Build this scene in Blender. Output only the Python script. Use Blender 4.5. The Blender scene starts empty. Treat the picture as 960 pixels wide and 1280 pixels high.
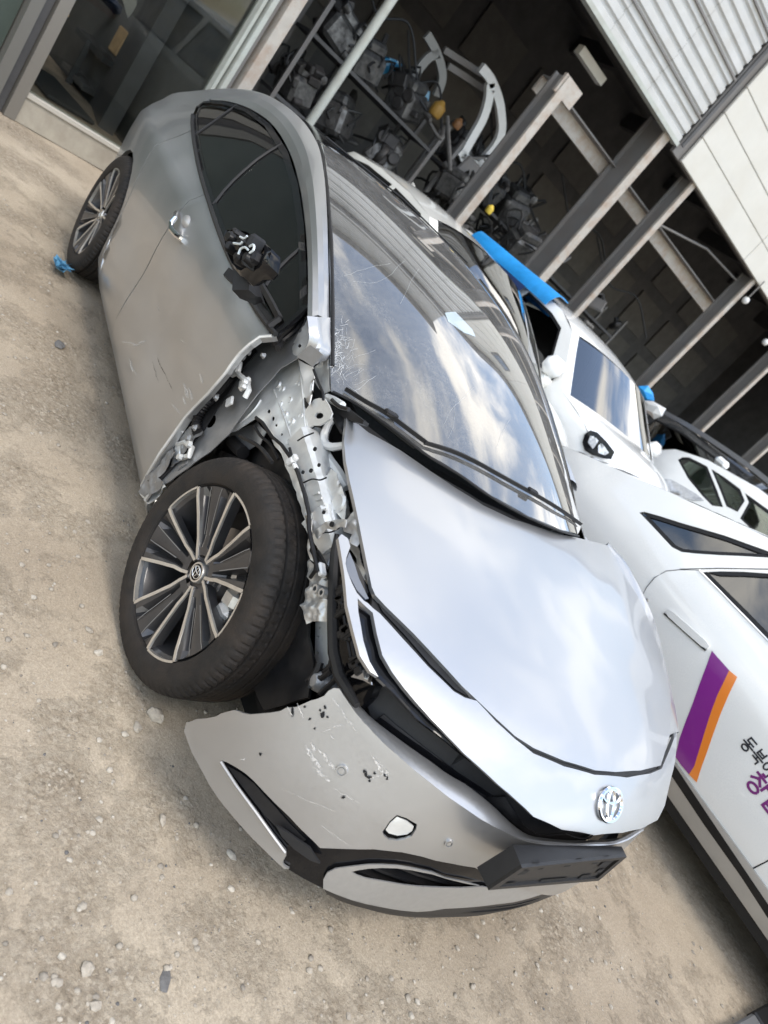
import bpy, math, random, bisect
from mathutils import Vector, Matrix
from mathutils.geometry import delaunay_2d_cdt
random.seed(7)
scene = bpy.context.scene
COL = scene.collection
R_ = math.radians

# ------------------------------------------------------------------ camera
CF, CO = 866.141, Vector((1.38728, -1.82229, 1.42597))
PITCH, YAW, ROLL = -0.340265, 2.360392, 0.731922
cd = Vector((math.cos(PITCH)*math.cos(YAW), math.cos(PITCH)*math.sin(YAW), math.sin(PITCH)))
_r = cd.cross(Vector((0, 0, 1))).normalized(); _u = _r.cross(cd)
cr = _r*math.cos(ROLL)+_u*math.sin(ROLL); cu = -_r*math.sin(ROLL)+_u*math.cos(ROLL)
cam = bpy.data.cameras.new('camera'); camo = bpy.data.objects.new('camera', cam); COL.objects.link(camo)
camo.matrix_world = Matrix(((cr.x, cu.x, -cd.x, CO.x), (cr.y, cu.y, -cd.y, CO.y), (cr.z, cu.z, -cd.z, CO.z), (0, 0, 0, 1)))
cam.sensor_fit = 'VERTICAL'; cam.sensor_height = 36; cam.lens = 36*CF/1280
cam.clip_start = .05; cam.clip_end = 800
cam.dof.use_dof = True; cam.dof.focus_distance = 2.0; cam.dof.aperture_fstop = 3.6
scene.camera = camo

# ------------------------------------------------------------------ light
SUN_EL, SUN_AZ = R_(60), R_(2)      # azimuth measured from +x towards +y
w = bpy.data.worlds.new('World'); scene.world = w; w.use_nodes = True
nt = w.node_tree; N = nt.nodes; L = nt.links
for n in list(N): N.remove(n)
wo = N.new('ShaderNodeOutputWorld'); bg = N.new('ShaderNodeBackground'); L.new(bg.outputs[0], wo.inputs[0])
sky = N.new('ShaderNodeTexSky'); sky.sky_type = 'NISHITA'; sky.sun_disc = False
sky.sun_elevation = SUN_EL; sky.sun_rotation = R_(90)-SUN_AZ; sky.air_density = 1.5; sky.dust_density = .6; sky.ozone_density = 4.0
tc = N.new('ShaderNodeTexCoord'); sep = N.new('ShaderNodeSeparateXYZ'); L.new(tc.outputs['Generated'], sep.inputs[0])
zz = N.new('ShaderNodeMath'); zz.operation = 'MAXIMUM'; zz.inputs[1].default_value = 0.0; L.new(sep.outputs[2], zz.inputs[0])
za = N.new('ShaderNodeMath'); za.operation = 'ADD'; za.inputs[1].default_value = .28; L.new(zz.outputs[0], za.inputs[0])
dv = N.new('ShaderNodeVectorMath'); dv.operation = 'DIVIDE'; L.new(tc.outputs['Generated'], dv.inputs[0])
cmb = N.new('ShaderNodeCombineXYZ')
for i in range(3): L.new(za.outputs[0], cmb.inputs[i])
L.new(cmb.outputs[0], dv.inputs[1])
cn = N.new('ShaderNodeTexNoise'); cn.inputs['Scale'].default_value = 3.0; cn.inputs['Detail'].default_value = 7; cn.inputs['Roughness'].default_value = .55
cn.inputs['Distortion'].default_value = .1
L.new(dv.outputs[0], cn.inputs['Vector'])
cramp = N.new('ShaderNodeMapRange'); cramp.inputs[1].default_value = .45; cramp.inputs[2].default_value = .62; cramp.inputs[3].default_value = .10; cramp.interpolation_type = 'SMOOTHSTEP'
L.new(cn.outputs[0], cramp.inputs[0])
cn2 = N.new('ShaderNodeTexNoise'); cn2.inputs['Scale'].default_value = 3.2; cn2.inputs['Detail'].default_value = 5; L.new(dv.outputs[0], cn2.inputs['Vector'])
cc = N.new('ShaderNodeValToRGB'); L.new(cn2.outputs[0], cc.inputs[0])
cc.color_ramp.elements[0].position = .32; cc.color_ramp.elements[0].color = (6.9, 6.7, 6.35, 1)
cc.color_ramp.elements[1].position = .65; cc.color_ramp.elements[1].color = (10.8, 10.3, 9.5, 1)
mixc = N.new('ShaderNodeMix'); mixc.data_type = 'RGBA'
L.new(cramp.outputs[0], mixc.inputs[0]); L.new(sky.outputs[0], mixc.inputs[6]); L.new(cc.outputs[0], mixc.inputs[7])
L.new(mixc.outputs[2], bg.inputs[0]); bg.inputs[1].default_value = .15

sl = bpy.data.lights.new('sun', 'SUN'); sl.energy = 1.1; sl.angle = R_(22); sl.color = (1, .92, .82)
so = bpy.data.objects.new('sun', sl); COL.objects.link(so)
sdir = Vector((math.cos(SUN_EL)*math.cos(SUN_AZ), math.cos(SUN_EL)*math.sin(SUN_AZ), math.sin(SUN_EL)))
so.rotation_euler = sdir.to_track_quat('Z', 'Y').to_euler()

scene.view_settings.view_transform = 'Standard'; scene.view_settings.look = 'None'
scene.view_settings.exposure = 1.12; scene.view_settings.gamma = 1

# ------------------------------------------------------------------ helpers: materials
def mat(name, col, rough=.5, metal=0., coat=0., spec=.5, noise=0., nscale=20., bump=0., bscale=60., dirt=None, dirt_amt=.4, dscale=4., ior=1.45, coat_rough=.03, detail=6, brough=None):
    m = bpy.data.materials.new(name); m.use_nodes = True
    nt = m.node_tree; N = nt.nodes; L = nt.links; b = N['Principled BSDF']
    c4 = (*col, 1)
    b.inputs['Base Color'].default_value = c4; b.inputs['Roughness'].default_value = rough; b.inputs['Metallic'].default_value = metal
    b.inputs['Coat Weight'].default_value = coat; b.inputs['Coat Roughness'].default_value = coat_rough
    b.inputs['Specular IOR Level'].default_value = spec; b.inputs['IOR'].default_value = ior
    tc = N.new('ShaderNodeTexCoord'); src = None
    if noise > 0:
        n = N.new('ShaderNodeTexNoise'); n.inputs['Scale'].default_value = nscale; n.inputs['Detail'].default_value = detail; n.inputs['Roughness'].default_value = .65
        L.new(tc.outputs['Object'], n.inputs['Vector'])
        mr = N.new('ShaderNodeMapRange'); mr.inputs[1].default_value = .25; mr.inputs[2].default_value = .75
        mr.inputs[3].default_value = 1-noise; mr.inputs[4].default_value = 1+noise; L.new(n.outputs[0], mr.inputs[0])
        mx = N.new('ShaderNodeMix'); mx.data_type = 'RGBA'; mx.blend_type = 'MULTIPLY'; mx.inputs[0].default_value = 1
        mx.inputs[6].default_value = c4; L.new(mr.outputs[0], mx.inputs[7]); src = mx.outputs[2]
    if dirt:
        n = N.new('ShaderNodeTexNoise'); n.inputs['Scale'].default_value = dscale; n.inputs['Detail'].default_value = 9; n.inputs['Roughness'].default_value = .7
        L.new(tc.outputs['Object'], n.inputs['Vector'])
        mr = N.new('ShaderNodeMapRange'); mr.inputs[1].default_value = .42; mr.inputs[2].default_value = .72; mr.inputs[3].default_value = 0; mr.inputs[4].default_value = dirt_amt
        L.new(n.outputs[0], mr.inputs[0])
        mx = N.new('ShaderNodeMix'); mx.data_type = 'RGBA'; L.new(mr.outputs[0], mx.inputs[0])
        if src: L.new(src, mx.inputs[6])
        else: mx.inputs[6].default_value = c4
        mx.inputs[7].default_value = (*dirt, 1); src = mx.outputs[2]
        rr = N.new('ShaderNodeMapRange'); rr.inputs[3].default_value = rough; rr.inputs[4].default_value = min(1, rough+.5); L.new(mr.outputs[0], rr.inputs[0]); L.new(rr.outputs[0], b.inputs['Roughness'])
    if src: L.new(src, b.inputs['Base Color'])
    if bump > 0:
        n = N.new('ShaderNodeTexNoise'); n.inputs['Scale'].default_value = bscale; n.inputs['Detail'].default_value = 5
        L.new(tc.outputs['Object'], n.inputs['Vector'])
        bp = N.new('ShaderNodeBump'); bp.inputs['Strength'].default_value = bump; bp.inputs['Distance'].default_value = .02
        L.new(n.outputs[0], bp.inputs['Height']); L.new(bp.outputs[0], b.inputs['Normal'])
    return m

def glass_mat(name, tint, ior=1.5, trans=.5, dust=.0, dcol=(.35, .33, .3), boost=1.0):
    m = bpy.data.materials.new(name); m.use_nodes = True
    nt = m.node_tree; N = nt.nodes; L = nt.links
    for n in list(N): N.remove(n)
    out = N.new('ShaderNodeOutputMaterial'); tr = N.new('ShaderNodeBsdfTransparent'); tr.inputs[0].default_value = (*tint, 1)
    gl = N.new('ShaderNodeBsdfGlossy'); gl.inputs['Roughness'].default_value = .015; gl.inputs[0].default_value = (1, 1, 1, 1)
    fr = N.new('ShaderNodeFresnel'); fr.inputs[0].default_value = ior
    geo = N.new('ShaderNodeNewGeometry'); ad = N.new('ShaderNodeMath'); ad.operation = 'MULTIPLY'; ad.use_clamp = True; ad.inputs[1].default_value = boost
    L.new(fr.outputs[0], ad.inputs[0])
    mx = N.new('ShaderNodeMixShader'); L.new(ad.outputs[0], mx.inputs[0]); L.new(tr.outputs[0], mx.inputs[1]); L.new(gl.outputs[0], mx.inputs[2])
    last = mx
    if dust > 0:
        df = N.new('ShaderNodeBsdfDiffuse'); df.inputs[0].default_value = (*dcol, 1)
        tc = N.new('ShaderNodeTexCoord'); n = N.new('ShaderNodeTexNoise'); n.inputs['Scale'].default_value = 55; n.inputs['Detail'].default_value = 8; n.inputs['Roughness'].default_value = .8
        L.new(tc.outputs['Object'], n.inputs['Vector'])
        n2 = N.new('ShaderNodeTexNoise'); n2.inputs['Scale'].default_value = 3; n2.inputs['Detail'].default_value = 5; L.new(tc.outputs['Object'], n2.inputs['Vector'])
        mu = N.new('ShaderNodeMath'); mu.operation = 'MULTIPLY'; L.new(n.outputs[0], mu.inputs[0]); L.new(n2.outputs[0], mu.inputs[1])
        mr = N.new('ShaderNodeMapRange'); mr.inputs[1].default_value = .12; mr.inputs[2].default_value = .42; mr.inputs[3].default_value = dust*.35; mr.inputs[4].default_value = dust*1.6
        L.new(mu.outputs[0], mr.inputs[0])
        m2 = N.new('ShaderNodeMixShader'); L.new(mr.outputs[0], m2.inputs[0]); L.new(mx.outputs[0], m2.inputs[1]); L.new(df.outputs[0], m2.inputs[2]); last = m2
    L.new(last.outputs[0], out.inputs[0])
    return m

def paint_mat(name, col, metal, rough, dust, dcol, flake=0., dscale=2.2, coat=1.0):
    m = mat(name, col, rough, metal, coat, .5)
    b = m.node_tree.nodes['Principled BSDF']; N = m.node_tree.nodes; L = m.node_tree.links
    tc = N.new('ShaderNodeTexCoord'); n = N.new('ShaderNodeTexNoise'); n.inputs['Scale'].default_value = dscale; n.inputs['Detail'].default_value = 4; n.inputs['Roughness'].default_value = .55
    L.new(tc.outputs['Object'], n.inputs['Vector'])
    mr = N.new('ShaderNodeMapRange'); mr.inputs[1].default_value = .35; mr.inputs[2].default_value = .75; mr.inputs[3].default_value = 0; mr.inputs[4].default_value = dust; L.new(n.outputs[0], mr.inputs[0])
    n2 = N.new('ShaderNodeTexNoise'); n2.inputs['Scale'].default_value = 160; n2.inputs['Detail'].default_value = 3; L.new(tc.outputs['Object'], n2.inputs['Vector'])
    m2 = N.new('ShaderNodeMapRange'); m2.inputs[1].default_value = .3; m2.inputs[2].default_value = .7; m2.inputs[3].default_value = .35; m2.inputs[4].default_value = 1.5; L.new(n2.outputs[0], m2.inputs[0])
    mu = N.new('ShaderNodeMath'); mu.operation = 'MULTIPLY'; mu.use_clamp = True; L.new(mr.outputs[0], mu.inputs[0]); L.new(m2.outputs[0], mu.inputs[1])
    mx = N.new('ShaderNodeMix'); mx.data_type = 'RGBA'; mx.inputs[6].default_value = (*col, 1); mx.inputs[7].default_value = (*dcol, 1); L.new(mu.outputs[0], mx.inputs[0]); L.new(mx.outputs[2], b.inputs['Base Color'])
    mm = N.new('ShaderNodeMapRange'); mm.inputs[3].default_value = metal; mm.inputs[4].default_value = 0; L.new(mu.outputs[0], mm.inputs[0]); L.new(mm.outputs[0], b.inputs['Metallic'])
    rr = N.new('ShaderNodeMapRange'); rr.inputs[3].default_value = rough; rr.inputs[4].default_value = .8; L.new(mu.outputs[0], rr.inputs[0]); L.new(rr.outputs[0], b.inputs['Roughness'])
    return m

M = {}
M['silver'] = paint_mat('silver_paint', (.43, .435, .44), .84, .33, .18, (.46, .43, .39), coat=.45)
M['bare'] = mat('primer_metal', (.66, .67, .66), .40, .5, .2, noise=.12, nscale=9, bump=.12, bscale=14, dirt=(.30, .27, .24), dirt_amt=.35, dscale=6)
M['bare_dark'] = mat('grey_primer', (.24, .245, .25), .38, .5, .3, noise=.15, nscale=12, bump=.1, bscale=14, dirt=(.2, .18, .16), dirt_amt=.4)
M['white_metal'] = mat('white_primer', (.60, .60, .59), .4, .1, .3, noise=.06, nscale=12)
M['black'] = mat('black_plastic', (.010, .010, .011), .40, spec=.3, noise=.3, nscale=30, dirt=(.04, .036, .032), dirt_amt=.3, dscale=7)
M['black_gloss'] = mat('gloss_black', (.006, .006, .007), .12, spec=.3, coat=.15)
M['trim_grey'] = mat('dark_grey_plastic', (.020, .020, .021), .5, spec=.3, noise=.15, nscale=40, bump=.05, bscale=400)
M['rubber'] = mat('tyre_rubber', (.016, .0145, .0135), .72, spec=.35, noise=.35, nscale=26, bump=.12, bscale=160, dirt=(.060, .044, .032), dirt_amt=.6, dscale=6)
M['wheel_dark'] = mat('wheel_graphite', (.055, .055, .058), .36, .5, .4, noise=.2, nscale=20, dirt=(.12, .1, .085), dirt_amt=.4, dscale=9)
M['machined'] = mat('machined_alloy', (.72, .70, .66), .33, .85, .2, noise=.12, nscale=40)
M['brake'] = mat('brake_steel', (.36, .34, .33), .35, .9, noise=.3, nscale=18)
M['void'] = mat('void_shade_black', (.006, .006, .007), .85)  # near-black that paints shade into gaps and cavities; also real dark parts
M['satin'] = mat('satin_silver_plastic', (.38, .375, .365), .38, .55, .0, noise=.06, nscale=60, dirt=(.3, .27, .23), dirt_amt=.3)
M['chrome'] = mat('chrome', (.8, .8, .82), .07, 1.0)
M['ws_glass'] = glass_mat('windshield_glass', (.20, .22, .22), 1.6, dust=.20, boost=2.2, dcol=(.40, .39, .37))
M['side_glass'] = glass_mat('privacy_glass', (.12, .125, .125), 1.5, dust=.012, boost=.9)
M['bg_glass'] = glass_mat('car_glass', (.16, .18, .18), 1.55, boost=2.2)
M['green_glass'] = glass_mat('green_tinted_glass', (.52, .62, .54), 1.55, boost=1.6)
M['store_glass'] = glass_mat('store_window_glass', (.88, .90, .88), 1.45, boost=.6)
M['white_paint'] = paint_mat('white_car_paint', (.72, .72, .70), 0., .25, .12, (.5, .46, .4))
M['cream_paint'] = paint_mat('cream_car_paint', (.70, .69, .64), 0., .28, .25, (.45, .42, .36))
M['dark_paint'] = paint_mat('charcoal_car_paint', (.03, .032, .035), .2, .2, .3, (.2, .19, .17))
M['seat'] = mat('seat_fabric', (.06, .06, .063), .8, noise=.2, nscale=60)
M['lens'] = mat('lamp_lens', (.55, .56, .58), .12, .35, 1.0, noise=.35, nscale=35)
def veil(name, col, a):
    m = bpy.data.materials.new(name); m.use_nodes = True; N = m.node_tree.nodes; L = m.node_tree.links
    for n in list(N): N.remove(n)
    o = N.new('ShaderNodeOutputMaterial'); t = N.new('ShaderNodeBsdfTransparent'); d = N.new('ShaderNodeBsdfDiffuse'); d.inputs[0].default_value = (*col, 1); x = N.new('ShaderNodeMixShader')
    tc = N.new('ShaderNodeTexCoord'); n = N.new('ShaderNodeTexNoise'); n.inputs['Scale'].default_value = 130; n.inputs['Detail'].default_value = 6; L.new(tc.outputs['Object'], n.inputs['Vector'])
    r = N.new('ShaderNodeMapRange'); r.inputs[1].default_value = .38; r.inputs[2].default_value = .62; r.inputs[3].default_value = 0; r.inputs[4].default_value = a; L.new(n.outputs[0], r.inputs[0])
    L.new(r.outputs[0], x.inputs[0]); L.new(t.outputs[0], x.inputs[1]); L.new(d.outputs[0], x.inputs[2]); L.new(x.outputs[0], o.inputs[0]); return m
M['scratch'] = veil('scuff_white', (.66, .64, .61), .65); M['crack'] = mat('glass_fracture', (.62, .63, .63), .6)
M['scratch_dark'] = veil('scuff_dark', (.08, .07, .06), .8)
M['crush'] = mat('crushed_steel', (.50, .50, .49), .40, .65, noise=.2, nscale=14, bump=.15, bscale=30, dirt=(.22, .19, .16), dirt_amt=.55, dscale=9)

# ------------------------------------------------------------------ helpers: scene graph
def thing(name, label, cat, loc=(0, 0, 0), group=None, rotz=0.):
    o = bpy.data.objects.new(name, None); COL.objects.link(o); o.location = loc; o.rotation_euler = (0, 0, rotz); o.empty_display_size = .1
    o['label'] = label; o['category'] = cat
    if group: o['group'] = group
    return o
def tag(o, label, cat, group=None):
    o['label'] = label; o['category'] = cat
    if group: o['group'] = group
    return o
def origin_of(p):
    v = Vector((0, 0, 0))
    while p is not None: v += Vector(p.location); p = p.parent
    return v
def smooth_by_angle(me, ang):
    import bmesh
    bm = bmesh.new(); bm.from_mesh(me)
    for f in bm.faces: f.smooth = True
    for e in bm.edges:
        if len(e.link_faces) == 2 and e.calc_face_angle(0) > ang: e.smooth = False
    bm.to_mesh(me); bm.free()
def obj(name, V, F, m, parent=None, local=False, smooth=True, ang=35, mi=None, recalc=False, kind=None, label=None):
    off = Vector((0, 0, 0)) if (local or parent is None) else origin_of(parent)
    me = bpy.data.meshes.new(name)
    me.from_pydata([tuple(Vector(v)-off) for v in V], [], F)
    ms = m if isinstance(m, (list, tuple)) else [m]
    for k in ms: me.materials.append(k)
    if mi:
        for p, i in zip(me.polygons, mi): p.material_index = i
    if recalc:
        import bmesh
        bm = bmesh.new(); bm.from_mesh(me); bmesh.ops.recalc_face_normals(bm, faces=bm.faces); bm.to_mesh(me); bm.free()
    if smooth: smooth_by_angle(me, R_(ang))
    o = bpy.data.objects.new(name, me); COL.objects.link(o); o.parent = parent
    if kind: o['kind'] = kind
    if label: o['label'] = label
    return o

class MB:
    def __init__(s): s.V = []; s.F = []; s.mi = []
    def add(s, V, F, k=0):
        n = len(s.V); s.V += [Vector(v) for v in V]; s.F += [tuple(i+n for i in f) for f in F]; s.mi += [k]*len(F); return s
    def box(s, c, d, rot=None, k=0, bev=0.):
        c = Vector(c); x, y, z = d[0]/2, d[1]/2, d[2]/2
        if bev <= 0:
            P = [Vector((a*x, b*y, e*z)) for a in (-1, 1) for b in (-1, 1) for e in (-1, 1)]
            F = [(0, 1, 3, 2), (4, 6, 7, 5), (0, 4, 5, 1), (2, 3, 7, 6), (0, 2, 6, 4), (1, 5, 7, 3)]
        else:
            b_ = min(bev, x*.9, y*.9, z*.9)
            P = []
            for a in (-1, 1):
                for b in (-1, 1):
                    for e in (-1, 1):
                        P += [Vector((a*x, b*(y-b_), e*(z-b_))), Vector((a*(x-b_), b*y, e*(z-b_))), Vector((a*(x-b_), b*(y-b_), e*z))]
            def ix(a, b, e, q): return ((a > 0)*4+(b > 0)*2+(e > 0))*3+q
            F = []
            for a in (-1, 1):
                F.append((ix(a, -1, -1, 0), ix(a, 1, -1, 0), ix(a, 1, 1, 0), ix(a, -1, 1, 0)))
                F.append((ix(-1, a, -1, 1), ix(1, a, -1, 1), ix(1, a, 1, 1), ix(-1, a, 1, 1)))
                F.append((ix(-1, -1, a, 2), ix(1, -1, a, 2), ix(1, 1, a, 2), ix(-1, 1, a, 2)))
                for b in (-1, 1):
                    F.append((ix(a, b, -1, 0), ix(a, b, 1, 0), ix(a, b, 1, 1), ix(a, b, -1, 1)))
                    F.append((ix(a, -1, b, 0), ix(a, 1, b, 0), ix(a, 1, b, 2), ix(a, -1, b, 2)))
                    F.append((ix(-1, a, b, 1), ix(1, a, b, 1), ix(1, a, b, 2), ix(-1, a, b, 2)))
                    for e in (-1, 1): F.append((ix(a, b, e, 0), ix(a, b, e, 1), ix(a, b, e, 2)))
        if rot is not None: P = [rot @ p for p in P]
        return s.add([p+c for p in P], F, k)
    def tube(s, pts, r, n=8, k=0, cap=True):
        pts = [Vector(p) for p in pts]; rs = r if isinstance(r, (list, tuple)) else [r]*len(pts)
        V = []; F = []; up = None
        for i, p in enumerate(pts):
            t = (pts[min(i+1, len(pts)-1)]-pts[max(i-1, 0)]).normalized()
            if up is None: up = t.orthogonal().normalized()
            up = (up-t*up.dot(t)).normalized(); b = t.cross(up)
            for j in range(n):
                a = 2*math.pi*j/n; V.append(p+(up*math.cos(a)+b*math.sin(a))*rs[i])
        for i in range(len(pts)-1):
            for j in range(n): F.append((i*n+j, i*n+(j+1) % n, (i+1)*n+(j+1) % n, (i+1)*n+j))
        if cap: F += [tuple(range(n-1, -1, -1)), tuple((len(pts)-1)*n+j for j in range(n))]
        return s.add(V, F, k)
    def bar(s, pts, w_, h_, up=(0, 0, 1), k=0):
        # rectangular section swept along pts
        pts = [Vector(p) for p in pts]; V = []; F = []
        for i, p in enumerate(pts):
            t = (pts[min(i+1, len(pts)-1)]-pts[max(i-1, 0)]).normalized(); a = t.cross(Vector(up)).normalized(); b = a.cross(t)
            ww = w_[i] if isinstance(w_, (list, tuple)) else w_; hh = h_[i] if isinstance(h_, (list, tuple)) else h_
            for sx, sy in ((-1, -1), (1, -1), (1, 1), (-1, 1)): V.append(p+a*sx*ww/2+b*sy*hh/2)
        for i in range(len(pts)-1):
            for j in range(4): F.append((i*4+j, i*4+(j+1) % 4, (i+1)*4+(j+1) % 4, (i+1)*4+j))
        F += [(3, 2, 1, 0), tuple((len(pts)-1)*4+j for j in range(4))]
        return s.add(V, F, k)
    def lathe(s, prof, n=32, axis='y', c=(0, 0, 0), k=0, close=False):
        # prof: (radius, offset along axis)
        V = []; F = []; m = len(prof)
        for j in range(n):
            a = 2*math.pi*j/n; ca, sa = math.cos(a), math.sin(a)
            for r, h in prof:
                V.append(Vector((r*ca, h, r*sa) if axis == 'y' else ((r*ca, r*sa, h) if axis == 'z' else (h, r*ca, r*sa)))+Vector(c))
        for j in range(n):
            j2 = (j+1) % n
            for i in range(m-1): F.append((j*m+i, j*m+i+1, j2*m+i+1, j2*m+i))
        return s.add(V, F, k)
    def prism(s, poly, d, k=0):
        # poly: 3D planar points, extruded by vector d
        n = len(poly); P = [Vector(p) for p in poly]; Q = [p+Vector(d) for p in P]
        F = [tuple(range(n)), tuple(range(2*n-1, n-1, -1))]+[(i, n+i, n+(i+1) % n, (i+1) % n) for i in range(n)]
        return s.add(P+Q, F, k)
    def build(s, name, m, parent=None, **kw):
        kw.setdefault('recalc', True)
        return obj(name, s.V, s.F, m, parent, mi=s.mi if isinstance(m, (list, tuple)) else None, **kw)

# ------------------------------------------------------------------ helpers: curves and surfaces
def lerp(x, K):
    n = len(K)
    if x <= K[0][0]: i = 0; return K[0][1]+(x-K[0][0])*(K[1][1]-K[0][1])/(K[1][0]-K[0][0])
    if x >= K[-1][0]: return K[-1][1]+(x-K[-1][0])*(K[-1][1]-K[-2][1])/(K[-1][0]-K[-2][0])
    i = bisect.bisect_right([k[0] for k in K], x)-1
    def m(j):
        a, b = max(j-1, 0), min(j+1, n-1); return (K[b][1]-K[a][1])/(K[b][0]-K[a][0])
    h = K[i+1][0]-K[i][0]; t = (x-K[i][0])/h
    return (2*t**3-3*t*t+1)*K[i][1]+(t**3-2*t*t+t)*h*m(i)+(-2*t**3+3*t*t)*K[i+1][1]+(t**3-t*t)*h*m(i+1)
def lin(x, K):
    if x <= K[0][0]: return K[0][1]
    for a, b in zip(K, K[1:]):
        if x <= b[0]: return a[1]+(b[1]-a[1])*(x-a[0])/(b[0]-a[0])
    return K[-1][1]
def spline(P, n, closed=False):
    # Catmull-Rom through points, n samples spread by chord length
    P = [Vector(p) for p in P]; m = len(P)
    if m == 2: return [P[0].lerp(P[1], i/(n-1)) for i in range(n)]
    d = [0.]
    for a, b in zip(P, P[1:]): d.append(d[-1]+max(1e-6, (b-a).length))
    out = []
    for i in range(n):
        s_ = d[-1]*i/(n-1); k = min(m-2, max(0, bisect.bisect_right(d, s_)-1)); t = (s_-d[k])/(d[k+1]-d[k])
        p0 = P[k-1] if k > 0 else P[0]*2-P[1]; p3 = P[k+2] if k+2 < m else P[-1]*2-P[-2]
        p1, p2 = P[k], P[k+1]
        out.append(.5*((2*p1)+(p2-p0)*t+(2*p0-5*p1+4*p2-p3)*t*t+(3*p1-p0-3*p2+p3)*t**3))
    return out
def ray(px, py): return cd+cr*((px-480)/CF)+cu*((640-py)/CF)
def at(px, py, ax, v):
    r = ray(px, py); t = (v-CO[ax])/r[ax]; return CO+r*t
def on_plane(px, py, p0, n):
    r = ray(px, py); n = Vector(n); t = (Vector(p0)-CO).dot(n)/r.dot(n); return CO+r*t

class Surf:
    """height field: dep = fn(a,b); to/fr map world <-> (a,b,dep)"""
    def __init__(s, fn, to, fr, out): s.fn, s.to, s.fr, s.out = fn, to, fr, out
    def p(s, a, b, off=0.):
        P = Vector(s.fr(a, b, s.fn(a, b)))
        if off: P += s.n(a, b)*off
        return P
    def n(s, a, b):
        h = 2e-3
        u = Vector(s.fr(a+h, b, s.fn(a+h, b)))-Vector(s.fr(a-h, b, s.fn(a-h, b)))
        v = Vector(s.fr(a, b+h, s.fn(a, b+h)))-Vector(s.fr(a, b-h, s.fn(a, b-h)))
        n = u.cross(v).normalized(); P = s.fr(a, b, s.fn(a, b))
        return n if n.dot(Vector(s.out(P))) > 0 else -n
    def hit(s, px, py, t0=.5, t1=7.):
        r = ray(px, py)
        def g(t):
            a, b, d = s.to(CO+r*t); return d-s.fn(a, b)
        n = 160; ta = t0; ga = g(t0); bestt = t0; bestv = 1e9
        for i in range(1, n+1):
            tb = t0+(t1-t0)*i/n; gb = g(tb)
            if abs(gb) < bestv: bestv = abs(gb); bestt = tb
            if ga*gb <= 0 and abs(ga-gb) < 3:
                lo, hi = ta, tb
                for _ in range(30):
                    m_ = (lo+hi)/2
                    if g(lo)*g(m_) <= 0: hi = m_
                    else: lo = m_
                return CO+r*lo
            ta, ga = tb, gb
        return CO+r*bestt
    def px(s, pts):
        return [s.to(s.hit(*p))[:2] for p in pts]

def inside(p, poly):
    c = False; x, y = p; n = len(poly); j = n-1
    for i in range(n):
        xi, yi = poly[i]; xj, yj = poly[j]
        if (yi > y) != (yj > y) and x < (xj-xi)*(y-yi)/(yj-yi)+xi: c = not c
        j = i
    return c
def seg_d(p, a, b):
    ax, ay = a; bx, by = b; dx, dy = bx-ax, by-ay; l = dx*dx+dy*dy
    t = 0 if l == 0 else max(0, min(1, ((p[0]-ax)*dx+(p[1]-ay)*dy)/l))
    return math.hypot(p[0]-ax-t*dx, p[1]-ay-t*dy)
def densify(poly, step):
    out = []
    for a, b in zip(poly, poly[1:]+poly[:1]):
        n = max(1, int(math.hypot(b[0]-a[0], b[1]-a[1])/step+.5))
        for i in range(n): out.append((a[0]+(b[0]-a[0])*i/n, a[1]+(b[1]-a[1])*i/n))
    return out
def rounded(poly, n=4, sharp=()):
    """smooth closed polygon through its points (Catmull-Rom), corners listed in sharp stay"""
    m = len(poly); out = []
    for i in range(m):
        p0, p1, p2, p3 = (Vector(poly[(i+k-1) % m]).to_3d() for k in range(4))
        if i in sharp: p0 = p1*2-p2
        if (i+1) % m in sharp: p3 = p2*2-p1
        for j in range(n):
            t = j/n; q = .5*((2*p1)+(p2-p0)*t+(2*p0-5*p1+4*p2-p3)*t*t+(3*p1-p0-3*p2+p3)*t**3); out.append((q.x, q.y))
    return out
def tri(outline, holes, step):
    polys = [densify(outline, step)]+[densify(h, step) for h in holes]
    V = []; E = []
    for p in polys:
        n0 = len(V); V += [Vector(q) for q in p]; E += [(n0+i, n0+(i+1) % len(p)) for i in range(len(p))]
    xs = [q[0] for q in polys[0]]; ys = [q[1] for q in polys[0]]
    nx = int((max(xs)-min(xs))/step); ny = int((max(ys)-min(ys))/step)
    for i in range(nx+1):
        for j in range(ny+1):
            q = (min(xs)+(i+.5+.25*(j % 2))*step, min(ys)+(j+.5)*step)
            if not inside(q, polys[0]) or any(inside(q, h) for h in polys[1:]): continue
            if min(min(seg_d(q, a, b) for a, b in zip(p, p[1:]+p[:1])) for p in polys) < step*.45: continue
            V.append(Vector(q))
    r = delaunay_2d_cdt(V, E, [], 0, 1e-5)
    v2 = [(q.x, q.y) for q in r[0]]; F = []
    for f in r[2]:
        c = (sum(v2[i][0] for i in f)/len(f), sum(v2[i][1] for i in f)/len(f))
        if inside(c, polys[0]) and not any(inside(c, h) for h in polys[1:]): F.append(tuple(f))
    return v2, F
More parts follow.
